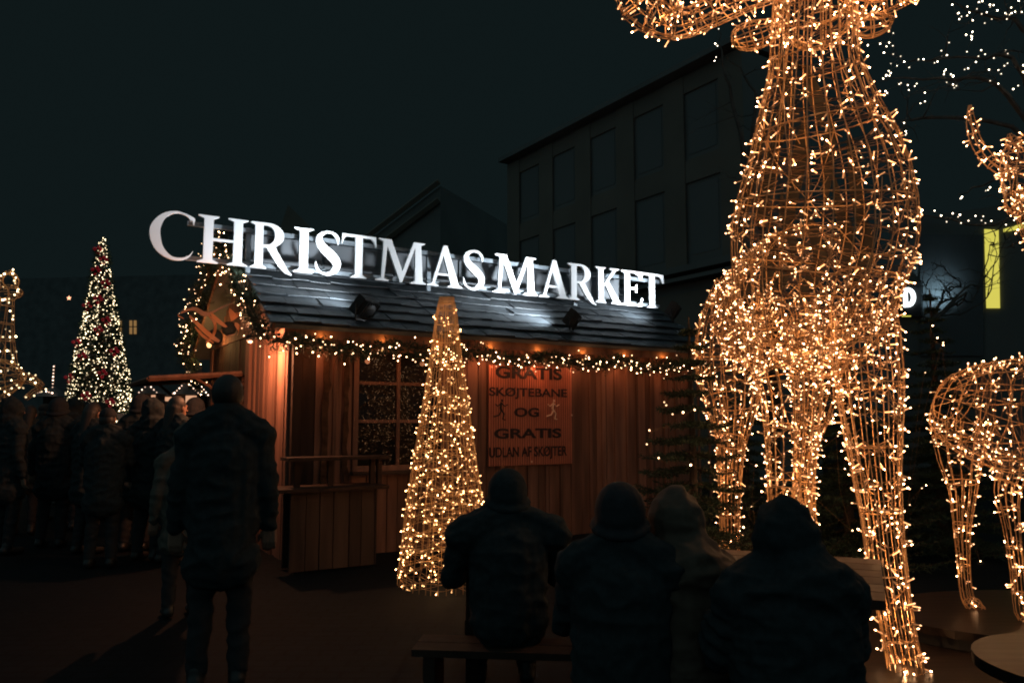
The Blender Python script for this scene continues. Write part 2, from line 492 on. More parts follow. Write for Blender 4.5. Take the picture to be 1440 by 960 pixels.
# gable boards, back and right walls
mb = MB()
a = VF + .02
while a < VB - .1:
    w = rnd(.12, .17); m = a + w / 2
    top = EH + (RH - EH) * (1 - abs(m - RV) / (RV - EV)) - .12
    if top > 2.66: hbox(mb, S0 - .02, S0 + .002, a, a + w - .01, 2.62, top)
    a += w
mb.build('gable', WOOD, hut)
mb = MB(); hbox(mb, S1 - .05, S1, VF + .06, VB, 0, 2.5); hbox(mb, S0 + .1, S1, VB, VB + .05, 0, 2.4); mb.build('rear_wall', WOODD, hut)
# fascia and rafters lit from below
mb = MB(); hbox(mb, S0 - .15, S1 + .1, 8.40, 8.43, 2.40, 2.55); fas = mb.build('fascia', WOOD, hut)
mb = MB()
for k in range(13):
    s = S0 + .1 + k * .5
    mb.box(H(s, 8.515, 2.47), .06, .16, .09, HU, HV, HZ)
mb.build('rafter', WOOD, hut)
mb = MB(); hbox(mb, S0 - .2, S1 + .1, 8.435, VF - .03, 2.535, 2.55); mb.build('soffit', WOOD, hut)
# roof deck + slates
sl = math.hypot(RV - EV, RH - EH); RD = (HV * (RV - EV) + HZ * (RH - EH)).normalized(); RN = (HZ * (RV - EV) - HV * (RH - EH)).normalized()
mb = MB()
a = H(S0 - .32, EV, EH); b = H(S1 + .25, EV, EH); c = H(S1 + .25, RV, RH); d = H(S0 - .32, RV, RH)
a2 = H(S0 - .32, BV, EH); b2 = H(S1 + .25, BV, EH)
mb.add([a, b, c, d, a - RN * .05, b - RN * .05, c - HZ * .06, d - HZ * .06, a2, b2, a2 - HZ * .06, b2 - HZ * .06],
       [(0, 1, 2, 3), (7, 6, 5, 4), (0, 4, 5, 1), (0, 3, 7, 4), (1, 5, 6, 2), (3, 2, 9, 8), (7, 10, 11, 6), (8, 9, 11, 10), (3, 8, 10, 7), (2, 6, 11, 9)])
roof = mb.build('roof', ROOFD, hut)
mb = MB()
rows = 11; step = sl / rows
for r in range(rows):
    s = S0 - .34 - rnd(0, .2); s = max(s, S0 - .34)
    while s < S1 + .25:
        w = rnd(.2, .42); w = min(w, S1 + .27 - s)
        if w < .05: break
        lift = rnd(.006, .022); y0 = r * step - rnd(.01, .045)
        o = H(s, EV, EH) + RD * y0
        q = [o + RN * (.030 + lift), o + HU * (w - .008) + RN * (.030 + lift + rnd(-.008, .008)), o + HU * (w - .008) + RD * (step * 1.25) + RN * .010, o + RD * (step * 1.25) + RN * .010]
        # irregular lower edge
        mid = (q[0] + q[1]) / 2 - RD * rnd(-.012, .015)
        q5 = [q[0], mid, q[1], q[2], q[3]]; lo = [x - RN * .012 for x in q5]
        mb.add(q5 + lo, [(0, 1, 2, 3, 4), (9, 8, 7, 6, 5), (0, 5, 6, 1), (1, 6, 7, 2), (2, 7, 8, 3), (3, 8, 9, 4), (4, 9, 5, 0)])
        s += w
slates = mb.build('slate_covering', SLATE, roof)
mb = MB(); mb.tube([H(S0 - .33, RV, RH + .03), H(S1 + .25, RV, RH + .03)], .05, 6); mb.build('ridge_cap', SLATE, roof)
mb = MB()
for sgn, e in ((0, EV), (1, BV)):
    mb.box((H(S0 - .30, e, EH - .06) + H(S0 - .30, RV, RH - .06)) / 2, .03, sl, .14, HU, (H(0, RV, RH) - H(0, e, EH)).normalized(), HU.cross((H(0, RV, RH) - H(0, e, EH)).normalized()))
mb.build('barge_board', WOOD, roof)
# eave lamps (hidden behind the garland, they make the glow on the fascia)
for k in range(9):
    s = S0 + .25 + k * .72
    c = H(s, 8.385, 2.31)
    mb = MB(); mb.ell(c, .014, .014, .018, 8, 6)
    mb.build('eave_lamp', HOTL, hut)
    point(c - HV * .03 - HZ * .10, (1.7, 1.1, 1.3, 2.3, 2.5, 1.9, 1.3, .8, .5)[k], (1, .33, .14), .03, hut)
    point(H(s, 8.36, 2.41), .6, (1, .42, .10), .02, hut)
# side wall lamp
c = H(S0 - .38, 8.95, 2.42)
mb = MB(); mb.ell(c, .05, .05, .05, 10, 6); mb.tube([c, H(S0 - .03, 9.0, 2.5)], .012, 6); mb.build('wall_lamp', BLACKM, hut)
point(c - HZ * .12, 92, (1, .40, .19), .04, hut)
point(H(S0 + .8, 11.6, 2.2), 7, (1, .5, .25), .06, hut)
c = H(S0 - .22, 12.1, 2.62)
mb = MB(); mb.ell(c, .035, .035, .045, 10, 8); mb.build('gable_lamp', HOTL, hut)
point(c - HU * .06 + HV * -.08, 8, (1, .5, .16), .04, hut)

# ------------------------------------------------------------------ fold-down counter shelves in front of the hut
ct = thing('bar_counter', 'dark plank drinks counter with upper shelf before the hut window', 'counter', H(2.75, 8.2, 0))
mb = MB()
sA, _ = hs(400, 640, 8.0); sB, _ = hs(530, 640, 8.0)
hbox(mb, sA, sB + .1, 7.85, 8.15, 1.10, 1.135); mb.build('top_shelf', WOODD, ct)
sC, _ = hs(385, 690, 7.9); sD, _ = hs(538, 688, 7.9)
mb = MB(); hbox(mb, sC, sD, 7.72, 8.2, .80, .835); mb.build('counter_top', WOODD, ct)
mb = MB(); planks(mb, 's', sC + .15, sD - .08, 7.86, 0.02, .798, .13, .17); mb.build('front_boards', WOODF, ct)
for s in (sB - .08, sB + .0):
    mb = MB(); hbox(mb, s, s + .05, 7.97, 8.02, .836, 1.098); mb.build('post', WOODD, ct)
for s in (sA + .1, sA + .45):
    mb = MB(); hbox(mb, s, s + .06, 7.97, 8.02, .836, 1.098); mb.build('post', WOODD, ct)
mb = MB(); hbox(mb, sC + .16, sD - .1, 8.1, 8.14, 0.02, .798); mb.build('back_board', WOODD, ct)


# ------------------------------------------------------------------ glyphs (cap height 1, given width)
def arc(cx, cy, rx, ry, a0, a1, n=14):
    return [(cx + rx * math.cos(math.radians(a0 + (a1 - a0) * i / n)), cy + ry * math.sin(math.radians(a0 + (a1 - a0) * i / n))) for i in range(n + 1)]


def stroke(pts, n=40):
    P3 = [V((p[0], p[1], p[2])) for p in pts]; L = []; R = []
    for i in range(n + 1):
        t = i / n; c = catmull(P3, t); d = catmull(P3, min(t + .01, 1)) - catmull(P3, max(t - .01, 0))
        d = V((d.x, d.y, 0)).normalized(); nn = V((-d.y, d.x, 0))
        L.append((c.x + nn.x * c.z, c.y + nn.y * c.z)); R.append((c.x - nn.x * c.z, c.y - nn.y * c.z))
    return L + R[::-1]


def glyph(ch, W):
    b = .035; g = .085
    if ch == 'I':
        a, c = .27 * W, .73 * W
        return [[(0, 0), (W, 0), (W, b), (c, g), (c, 1 - g), (W, 1 - b), (W, 1), (0, 1), (0, 1 - b), (a, 1 - g), (a, g), (0, b)]]
    if ch == 'H':
        f = W
        p = [(0, 0), (.42, 0), (.42, b), (.31, g), (.31, .47), (.69, .47), (.69, g), (.58, b), (.58, 0), (1, 0), (1, b), (.89, g), (.89, 1 - g), (1, 1 - b), (1, 1), (.58, 1), (.58, 1 - b), (.69, 1 - g), (.69, .54), (.31, .54), (.31, 1 - g), (.42, 1 - b), (.42, 1), (0, 1), (0, 1 - b), (.11, 1 - g), (.11, g), (0, b)]
        return [[(x * f, y) for x, y in p]]
    if ch == 'T':
        p = [(.27, 0), (.73, 0), (.73, b), (.61, g), (.61, .93), (.84, .93), (.92, .86), (.965, .74), (1, .74), (.985, 1), (.015, 1), (0, .74), (.035, .74), (.08, .86), (.16, .93), (.39, .93), (.39, g), (.27, b)]
        return [[(x * W, y) for x, y in p]]
    if ch == 'C':
        return [stroke([(.93 * W, .74, .012), (.925 * W, .83, .035), (.90 * W, .86, .055), (.78 * W, .93, .030), (.56 * W, .975, .028), (.30 * W, .88, .058), (.13 * W, .66, .098), (.115 * W, .44, .108), (.22 * W, .20, .085), (.45 * W, .045, .045), (.68 * W, .03, .034), (.85 * W, .10, .026), (.94 * W, .22, .012)], 60)]
    if ch == 'S':
        return [stroke([(.90 * W, .70, .010), (.88 * W, .78, .030), (.85 * W, .87, .045), (.70 * W, .955, .032), (.45 * W, .965, .035), (.20 * W, .87, .065), (.17 * W, .73, .092), (.33 * W, .60, .105), (.60 * W, .47, .112), (.82 * W, .33, .105), (.82 * W, .17, .088), (.60 * W, .045, .050), (.38 * W, .03, .034), (.20 * W, .07, .030), (.09 * W, .14, .042), (.06 * W, .22, .030), (.04 * W, .31, .010)], 64)]
    if ch == 'A':
        o = [(0, 0), (.34, 0), (.34, b), (.235, .07), (.30, .27), (.60, .27), (.655, .07), (.57, b), (.57, 0), (1, 0), (1, b), (.90, .08), (.565, 1.02), (.45, 1.02), (.135, .08), (0, b)]
        h = [(.32, .335), (.455, .74), (.585, .335)]
        return [[(x * W, y) for x, y in o], [(x * W, y) for x, y in h]]
    if ch == 'M':
        o = [(0, 0), (.27, 0), (.27, b), (.18, .07), (.235, .78), (.475, 0), (.525, 0), (.765, .80), (.765, .08), (.68, b), (.68, 0), (1, 0), (1, b), (.935, .08), (.90, 1 - g), (.98, 1 - b), (.98, 1), (.735, 1), (.525, .30), (.31, 1), (.06, 1), (.06, 1 - b), (.145, 1 - g), (.11, .08), (0, b)]
        return [[(x * W, y) for x, y in o]]
    if ch == 'E':
        o = [(0, 0), (.95, 0), (1, .27), (.95, .27), (.85, .12), (.70, .065), (.40, .065), (.40, .47), (.62, .47), (.69, .38), (.74, .38), (.74, .63), (.69, .63), (.62, .54), (.40, .54), (.40, .935), (.68, .935), (.82, .88), (.90, .76), (.95, .76), (.92, 1), (0, 1), (0, 1 - b), (.14, 1 - g), (.14, g), (0, b)]
        return [[(x * W, y) for x, y in o]]
    if ch == 'K':
        o = [(0, 0), (.40, 0), (.40, b), (.31, g), (.31, .45), (.36, .50), (.64, .08), (.57, b), (.57, 0), (1, 0), (1, b), (.91, .08), (.50, .62), (.78, .92), (.90, 1 - b), (.90, 1), (.54, 1), (.54, 1 - b), (.64, .93), (.31, .55), (.31, 1 - g), (.40, 1 - b), (.40, 1), (0, 1), (0, 1 - b), (.10, 1 - g), (.10, g), (0, b)]
        return [[(x * W, y) for x, y in o]]
    if ch == 'R':
        o = [(0, 0), (.40, 0), (.40, b), (.31, g), (.31, .455), (.37, .455), (.66, .07), (.82, -.05), (1, -.10), (1, -.06), (.92, 0), (.60, .49)]
        o += [(x, y) for x, y in arc(.44, .735, .36, .265, -52, 90, 16)]
        o += [(0, 1), (0, 1 - b), (.10, 1 - g), (.10, g), (0, b)]
        h = [(.31, .53)] + arc(.40, .735, .165, .20, -88, 88, 12) + [(.31, .935)]
        return [[(x * W, y) for x, y in o], [(x * W, y) for x, y in h]]
    if ch == 'D':
        o = [(0, 0)] + arc(.4 * W, .5, .6 * W, .5, -90, 90, 18) + [(0, 1)]
        h = [(.34 * W, .22)] + arc(.4 * W, .5, .24 * W, .28, -88, 88, 10) + [(.34 * W, .78)]
        return [o, h]


def fill2d(contours, depth, offset=0.0):
    cu = bpy.data.curves.new('tmp', 'CURVE'); cu.dimensions = '2D'; cu.fill_mode = 'BOTH'; cu.extrude = depth / 2; cu.offset = offset
    for c in contours:
        sp = cu.splines.new('POLY'); sp.points.add(len(c) - 1)
        for i, (x, y) in enumerate(c): sp.points[i].co = (x, y, 0, 1)
        sp.use_cyclic_u = True
    o = bpy.data.objects.new('tmp', cu); COL.objects.link(o)
    dg = bpy.context.evaluated_depsgraph_get(); me = bpy.data.meshes.new_from_object(o.evaluated_get(dg))
    vs = [v.co.copy() for v in me.vertices]; fs = [list(p.vertices) for p in me.polygons]
    bpy.data.objects.remove(o); bpy.data.curves.remove(cu); bpy.data.meshes.remove(me)
    return vs, fs


def text2d(body, depth, bold=0.0):
    cu = bpy.data.curves.new('tmp', 'FONT'); cu.body = body; cu.extrude = depth / 2; cu.offset = bold; cu.size = 1; cu.align_x = 'LEFT'
    o = bpy.data.objects.new('tmp', cu); COL.objects.link(o)
    dg = bpy.context.evaluated_depsgraph_get(); me = bpy.data.meshes.new_from_object(o.evaluated_get(dg))
    vs = [v.co.copy() for v in me.vertices]; fs = [list(p.vertices) for p in me.polygons]
    bpy.data.objects.remove(o); bpy.data.curves.remove(cu); bpy.data.meshes.remove(me)
    return vs, fs


# ------------------------------------------------------------------ the lettering on the roof
LV = 9.3
ZB, ZT = 3.29, 3.85
sign = thing('roof_lettering', 'floodlit white capitals reading CHRISTMAS MARKET mounted over the slate roof', 'sign', H(1.2, LV, ZB))
spec = [('C', 210, 276), ('H', 277, 349), ('R', 351, 411), ('I', 412, 441), ('S', 442, 479), ('T', 479, 529), ('M', 527, 599), ('A', 599.5, 650), ('S', 650, 681),
        ('M', 692, 755), ('A', 757, 800), ('R', 798, 838), ('K', 836.5, 874), ('E', 873, 903), ('T', 900, 933)]
for ch, x0, x1 in spec:
    ymid = 335 + (x0 - 210) * .103
    a, _ = hs(x0, ymid, LV); b, _ = hs(x1, ymid, LV)
    hgt = ZT - ZB; W = (b - a) / hgt
    vs, fs = fill2d(glyph(ch, W), .035 / hgt, -.010)
    mb = MB(); mb.add([H(a, LV, ZB) + HU * (v.x * hgt) + HZ * (v.y * hgt) - HV * (v.z * hgt) for v in vs], fs)
    mb.build('letter', WHITE, sign, label='white serif capital letter ' + ch)
sl0, _ = hs(262, 340, LV + .1); sr0, _ = hs(925, 405, LV + .1)
for z in (3.745, 3.345):
    mb = MB(); hbox(mb, sl0, sr0, LV + .06, LV + .10, z - .025, z + .025); mb.build('rail', GALV, sign)
for px in (349, 603, 808):
    s, _ = hs(px, 350, LV + .12); mb = MB(); hbox(mb, s - .028, s + .028, LV + .104, LV + .15, 3.05, 3.79); mb.build('post', GALV, sign)
    mb = MB(); mb.ell(H(s, LV + .09, 3.745), .02, .02, .02, 8, 6); mb.build('bolt', GALV, sign)
pa, _ = hs(346, 350, 9.75); pb, _ = hs(872, 390, 9.75)
n = 6
for k in range(n):
    s0 = pa + (pb - pa) * k / n; s1 = pa + (pb - pa) * (k + 1) / n - .03
    mb = MB(); hbox(mb, s0, s1, 9.75, 9.78, 3.46, 3.77); hbox(mb, s0, s1, 9.735, 9.80, 3.771, 3.785); mb.build('back_panel', PANELM, sign)
mb = MB()
for k in range(7):
    s = pa + (pb - pa - .05) * k / 6; hbox(mb, s, s + .04, 9.785, 9.82, 3.3, 3.74)
mb.build('panel_bracket', GALV, sign)


# floodlights on the roof
def flood(px, py, v, lab, tgt, e, ang=75):
    s, z = hs(px, py, v); c = H(s, v, z)
    base = c - HZ * .2
    t = thing('floodlight', lab, 'floodlight', base, 'floodlights aimed at the roof lettering')
    d = (V(tgt) - c).normalized(); X = d.cross(HZ).normalized(); Y = X.cross(d)
    mb = MB(); mb.box(c, .34, .22, .10, X, Y, d)
    for k in range(7): mb.box(c - d * .075 + X * (-.14 + k * .047), .012, .19, .05, X, Y, d)
    mb.ell(c + X * .0 - d * .05, .15, .10, .07, 14, 8, X, Y, d)
    mb.build('housing', BLACKM, t)
    mb = MB(); mb.box(c + d * .054, .30, .18, .006, X, Y, d); mb.build('lens', LENS, t)
    mb = MB()
    for sg in (-1, 1): mb.tube([c + X * .19 * sg, c + X * .19 * sg - HZ * .17], .012, 5)
    mb.tube([c + X * .19 - HZ * .17, c - X * .19 - HZ * .17], .012, 5); mb.build('bracket', BLACKM, t)
    spot(c + d * .08, tgt, e, (.86, .95, 1), ang, .9, .05, t)


flood(512, 430, 8.45, 'black floodlight on the slates below the S and T of CHRISTMAS', H(2.5, 9.35, 3.78), 290, 116)
flood(803, 447, 8.45, 'black floodlight on the slates below the A and R of MARKET', H(5.25, 9.35, 3.80), 520, 138)
flood(945, 435, 8.7, 'black floodlight at the right end of the roof beyond the last T', H(7.7, 9.35, 3.78), 280, 150)

# ------------------------------------------------------------------ poster
ps0, ps1, pz0, pz1 = 4.97, 6.265, .94, 2.21
post = thing('rink_poster', 'red corrugated notice about free skating nailed to the hut planks', 'notice', H(5.6, VF - .07, 1.5))
mb = MB(); n = 36; w = (ps1 - ps0) / n
hbox(mb, ps0, ps1, VF - .066, VF - .058, pz0, pz1); mb.m = [1] * len(mb.f)
for k in range(n): hbox(mb, ps0 + k * w, ps0 + k * w + w * .56, VF - .084, VF - .067, pz0, pz1)
mb.build('sheet', [POSTERM, POSTERG], post)


def ptext(body, x0, x1, z0, z1, bold=.02):
    vs, fs = text2d(body.replace('Ø', 'O'), .006, bold)
    if 'Ø' in body:
        i = body.index('Ø'); xa_ = max(v.x for v in text2d(body[:i] + 'I', .006, 0)[0]); xb_ = max(v.x for v in text2d(body[:i] + 'O', .006, 0)[0]); xa_ -= .18
        h_ = max(v.y for v in vs); k_ = len(vs); w_ = .05
        for zz in (-.0045, .0045):
            vs = vs + [V((xa_ - w_, -.03, zz)), V((xa_ + w_, -.03, zz)), V((xb_ + w_, h_ + .03, zz)), V((xb_ - w_, h_ + .03, zz))]
        fs = fs + [[k_ + j for j in f] for f in ((3, 2, 1, 0), (4, 5, 6, 7), (0, 1, 5, 4), (1, 2, 6, 5), (2, 3, 7, 6), (3, 0, 4, 7))]
    ax = min(v.x for v in vs); bx = max(v.x for v in vs); ay = min(v.y for v in vs); by = max(v.y for v in vs)
    mb = MB(); mb.add([H(x0 + (v.x - ax) / (bx - ax) * (x1 - x0), VF - .086 - v.z, z0 + (v.y - ay) / (by - ay) * (z1 - z0)) for v in vs], fs)
    mb.build('lettering', INK, post, label='dark words ' + body)


def pcoord(px, py): return hs(px, py, VF - .085)


for body, xa, xb, ya, yb in (('GRATIS', 697, 790, 516, 533), ('SKØJTEBANE', 688, 797, 545, 561), ('OG', 723, 758, 573, 586), ('GRATIS', 695, 789, 602, 616), ('UDLAN AF SKØJTER', 688, 797, 627, 646)):
    s0, _ = pcoord(xa, ya); s1, _ = pcoord(xb, ya); _, za = pcoord((xa + xb) / 2, yb); _, zb = pcoord((xa + xb) / 2, ya)
    ptext(body, s0, s1, za, zb, .03 if body in ('GRATIS', 'OG') else .018)


def skater(px, m, lab):
    cs, cz = pcoord(px, 577); k = .11
    mb = MB()
    def q(x, z): return H(cs + x * k, VF - .088, cz + z * k)
    c = q(.1, 1.15); mb.ell(c, .018, .004, .018, 10, 6, HU, HV, HZ)
    for pts, r in (([(0, .95), (-.1, .3), (0, 0)], .016), ([(0, .05), (-.3, -.5), (-1.0, -.7)], .010), ([(0, .05), (.35, -.35), (.2, -1.0), (.5, -1.05)], .011), ([(.02, .85), (.45, .5), (.85, .7)], .008), ([(-.02, .85), (-.5, .5), (-.8, .75)], .008)):
        mb.tube([q(*p) for p in pts], r, 6)
    mb.build('skater_figure', m, post, label=lab)


skater(705, INK, 'dark skating figure'); skater(778, PALEI, 'pale skating figure')
mb = MB()
for s, z in ((ps0 + .03, pz1 - .03), (ps1 - .04, pz1 - .04), (5.6, pz1 - .03), (5.6, pz0 + .04), (ps1 - .02, 1.58)): mb.ell(H(s, VF - .092, z), .014, .008, .014, 8, 6, HU, HV, HZ)
mb.build('screw', PALEI, post)


# ------------------------------------------------------------------ garland
def foliage(mb, path, rad, n, ln=.07, wd=.006, droop=.3, taper=False):
    """needle-sized faces on short sprigs around a path"""
    N = len(path) - 1
    for i in range(n):
        x = random.random() * N; k = int(x); p = path[k].lerp(path[k + 1], x - k)
        rr = rad * (1 + .45 * noise.noise(p * 4.0)) * (1 + .2 * noise.noise(p * 11.0))
        d = rdir(); tip = p + d * rr * rnd(.55, 1.05); tip.z -= droop * rr * random.random()
        base = p + d * rr * rnd(.0, .45)
        ax = (tip - base)
        if ax.length < .01: continue
        ax.normalize()
        L = (tip - base).length
        for j in range(7):
            c = base + ax * L * (j + .5) / 7
            e = (ax * .8 + rdir()).normalized(); sd = e.cross(rdir()).normalized() * wd
            mb.add([c - sd, c + sd, c + e * ln * rnd(.6, 1)], [(0, 1, 2)])


def path_pts(ps, n):
    return [catmull([V(p) for p in ps], i / n) for i in range(n + 1)]


gar = thing('fir_garland', 'dark fir garland full of small warm bulbs along the hut eave', 'garland', H(2.5, 8.3, 2.4))
pth = []
for i in range(61):
    t = i / 60; s = S0 - .32 + (S1 + .1 - S0 + .32) * t
    pth.append(H(s, 8.27, 2.33 + .035 * math.sin(t * 37) - .05 * t))
mb = MB(); foliage(mb, pth, .135, 2600, .06, .0045); mb.build('foliage', GNEEDLE, gar)
mb = MB(); mb.tube(pth, .02, 5); mb.build('garland_core', CABLE, gar)
cab = MB(); bl = []; prev = None
for i in range(215):
    x = (i + rnd(-1.5, 1.5)) / 215 * 60; x = min(max(x, 0), 59.99); k = int(x); p = pth[k].lerp(pth[k + 1], x - k)
    d = (rdir() - HV * .9 - HZ * .45).normalized(); q = p + d * rnd(.06, .19)
    bl.append((q, d + rdir() * .5))
    if prev is not None: cab.tube([prev, q], .002, 3, cap=False)
    prev = q
ls = cab.build('light_string', CABLE, gar)
GB = bulb_mesh('garland_bulb', BG, .0066, .0085, .004, .012)
bulbs(ls, bl, GB)


def rake(name_lab, v0, h0, v1, h1, n1, nb, extra=None, s=S0 - .42, rad=.16):
    t = thing('fir_garland', name_lab, 'garland', H(s, v0, h0), 'garlands on the left gable')
    pts = [H(s + .03 * math.sin(i * 1.3), v0 + (v1 - v0) * i / 20, h0 + (h1 - h0) * i / 20 - .02 * math.sin(i)) for i in range(21)]
    if extra: pts = pts + extra
    mb = MB(); foliage(mb, pts, rad, n1, .06, .005); mb.build('foliage', GNEEDLE, t)
    mb = MB(); mb.tube(pts, .02, 5); mb.build('garland_core', CABLE, t)
    cab = MB(); bl = []; prev = None
    for i in range(nb):
        x = random.random() * (len(pts) - 1.01) if nb > 3 else 0; x = i / nb * (len(pts) - 1.01); k = int(x); p = pts[k].lerp(pts[k + 1], x - k)
        d = (rdir() - HV * .6 - HU * .6).normalized(); q = p + d * rnd(.08, .2); bl.append((q, d))
        if prev is not None: cab.tube([prev, q], .002, 3, cap=False)
        prev = q
    bulbs(cab.build('light_string', CABLE, t), bl, GB)


rake('sloping fir garland with warm bulbs on the near edge of the left gable', 8.3, 2.42, 10.6, 3.92, 1300, 72)
rake('steep fir garland with white bulbs down the far edge of the left gable', 10.75, 3.92, 13.1, 2.48, 900, 80)
# short lit garland drop below the far eave
t = thing('fir_garland', 'short hanging garland end with white bulbs below the serving flap', 'garland', H(S0 - .45, 13.1, 2.0), 'garlands on the left gable')
pts = path_pts([P(272, 500, 11.6), P(268, 528, 11.6), P(284, 545, 11.6)], 6)
mb = MB(); foliage(mb, pts, .14, 200, .06, .005); mb.build('foliage', GNEEDLE, t)
cab = MB(); bl = []; prev = None
for i in range(20):
    q = random.choice(pts) + rdir() * rnd(.05, .17); bl.append((q, rdir()))
    if prev is not None: cab.tube([prev, q], .002, 3, cap=False)
    prev = q
bulbs(cab.build('light_string', CABLE, t), bl, GB)

# copper curled ornament in the gable
orn = thing('ribbon_ornament', 'curled copper ribbon decoration glowing on top of the serving flap', 'decoration', P(300, 480, 10.3))
def ribbon(ps, w, tw=0):
    pts = path_pts(ps, 14); mb = MB(); vs = []
    for i, p in enumerate(pts):
        a = tw * i / 14; sd = V((math.sin(a) * .6, .5, math.cos(a))).normalized() * w * (.35 + .65 * math.sin(PI * (i + .7) / 15.4))
        for sg, o in ((-1, 0), (1, 0), (1, .008), (-1, .008)): vs.append(p + sd * sg + V((o, -o, 0)))
    fs = []
    for i in range(14):
        for k in range(4): fs.append((i * 4 + k, i * 4 + (k + 1) % 4, i * 4 + 4 + (k + 1) % 4, i * 4 + 4 + k))
    mb.add(vs, fs); mb.build('ribbon', COPPER, orn, smooth=False)
dO = 10.35
for ps, w, tw in (([(254, 440), (272, 434), (290, 442), (312, 432), (330, 425)], .035, .8), ([(266, 444), (280, 458), (298, 474), (308, 480)], .035, .5), ([(274, 460), (285, 472), (300, 482)], .022, .3),
                  ([(296, 440), (305, 450), (318, 460)], .03, 1.2), ([(322, 436), (330, 448), (335, 440)], .06, 1.8), ([(330, 455), (336, 462), (334, 470)], .045, .2), ([(312, 486), (318, 474), (330, 470)], .02, 1),
                  ([(292, 442), (302, 455), (300, 470), (290, 482)], .025, 2), ([(338, 430), (344, 440), (340, 452)], .03, 1), ([(262, 432), (250, 442), (258, 448)], .012, .4)):
    ribbon([P(x, y, dO + .02 * (x % 7)) for x, y in ps], w, tw)
mb = MB()
for x, y, r in ((302, 474, .11), (322, 462, .10)): mb.ell(P(x, y, dO + .25), r, r * .8, r, 12, 8)
mb.build('bow_core', COATK, orn, smooth=True)
point(P(292, 452, 9.9), 3.5, (1, .5, .22), .04, hut)  # added fill light to brighten the ribbons, no fixture here

# ------------------------------------------------------------------ wire light sculptures
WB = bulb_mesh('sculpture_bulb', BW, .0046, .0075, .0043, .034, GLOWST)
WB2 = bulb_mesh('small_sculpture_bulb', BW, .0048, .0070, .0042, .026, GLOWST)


def sculpture(root, parts, density, r=.0032, bm=WB, cr=.0022, step=.62, rung=70):
    """parts: (name, sweep, n_long, n_ring, light factor)"""
    cab = MB(); bl = []
    for name, sw, nl, nr, lf in parts:
        mb = MB(); sw.frame(mb, nl, nr, r); 
        # irregular diagonal braces
        for k in range(max(2, nl // 3)):
            t0 = rnd(0, .7); w0 = rnd(0, 6.28); dw = rnd(-1.8, 1.8)
            mb.tube([sw.ev(t0 + .3 * i / 6, w0 + dw * i / 6) for i in range(7)], r * .8, 4)
        for k in range(int(sw.area() * rung)):
            t0 = rnd(.02, .95); w0 = rnd(0, 6.28); e = rnd(.03, .10) / max(catmull(sw.rx, t0), .03); tl = rnd(-.07, .07) / max(sw.length(), .2)
            mb.tube([sw.ev(t0, w0, rnd(.93, 1.0)), sw.ev(min(max(t0 + tl, 0), 1), w0 + e, rnd(.93, 1.0))], r * .75, 4, cap=False)
        mb.build(name, WIRE, root)
        sw.lights(cab, bl, max(4, int(sw.area() * density * lf)), step=step, cr=cr)
    ls = cab.build('light_string', CABLE, root)
    bulbs(ls, bl, bm)
    return len(bl)


# --- the tall reindeer facing the camera
d0 = PZ(1160, 900, .12)
deer = thing('wire_reindeer', 'towering glowing wire reindeer standing front-on with its chest over the seated people', 'light sculpture', V((1.9, 5.4, 0)), 'glowing wire reindeer')
X = V((1, 0, 0))
neck = Sweep([(P(1146, -40, 5.05), .24, .30), (P(1144, 30, 5.0), .25, .30), (P(1144, 93, 5.0), .27, .32), (P(1149, 160, 5.0), .37, .40), (P(1158, 240, 5.02), .50, .50), (P(1156, 320, 5.05), .565, .57),
              (P(1147, 390, 5.1), .525, .56), (P(1145, 445, 5.15), .455, .50), (P(1148, 490, 5.25), .28, .34), (P(1146, 505, 5.3), .05, .06)])
torso = Sweep([(P(1140, 410, 5.62), .50, .47), (P(1130, 408, 5.8), .50, .48), (P(1108, 420, 6.2), .49, .46), (P(1082, 440, 6.8), .50, .48), (P(1070, 455, 7.3), .38, .40), (P(1066, 462, 7.55), .06, .06)])
legR = Sweep([(P(1214, 430, 5.05), .19, .22), (P(1219, 500, 5.0), .205, .22), (P(1224, 560, 4.95), .195, .2), (P(1230, 640, 4.9), .155, .16), (P(1239, 720, 4.8), .12, .13), (P(1248, 800, 4.7), .11, .11), (P(1262, 880, 4.6), .095, .10), (P(1276, 955, 4.5), .10, .11), (P(1281, 985, 4.45), .12, .12)])
legL = Sweep([(P(1092, 430, 5.05), .24, .24), (P(1103, 500, 5.05), .23, .23), (P(1112, 560, 5.05), .19, .2), (P(1112, 640, 5.05), .155, .16), (P(1110, 720, 5.05), .13, .13), (P(1112, 800, 5.0), .11, .11), (P(1112, 890, 4.95), .10, .10), (P(1112, 930, 4.9), .12, .12)])
hindL = Sweep([(P(1040, 400, 6.9), .20, .30), (P(1026, 460, 6.85), .27, .36), (P(1024, 520, 6.85), .275, .34), (P(1028, 570, 6.9), .22, .27), (P(1028, 620, 7.0), .13, .17), (P(1026, 680, 7.1), .10, .12), (P(1026, 760, 7.05), .085, .10), (P(1026, 830, 6.95), .085, .09), (P(1027, 860, 6.9), .11, .12)])
hindR = Sweep([(P(1135, 440, 6.9), .18, .26), (P(1146, 500, 6.85), .22, .32), (P(1145, 560, 6.85), .17, .24), (P(1134, 620, 6.95), .10, .15), (P(1131, 680, 7.05), .09, .12), (P(1134, 740, 7.05), .085, .10), (P(1136, 830, 6.95), .085, .09), (P(1137, 860, 6.9), .11, .12)])
head = Sweep([(P(1145, 30, 5.25), .18, .2), (P(1147, 10, 5.05), .25, .27), (P(1150, -20, 4.8), .235, .25), (P(1155, -55, 4.5), .16, .17), (P(1160, -75, 4.25), .13, .13), (P(1162, -82, 4.15), .04, .04)])
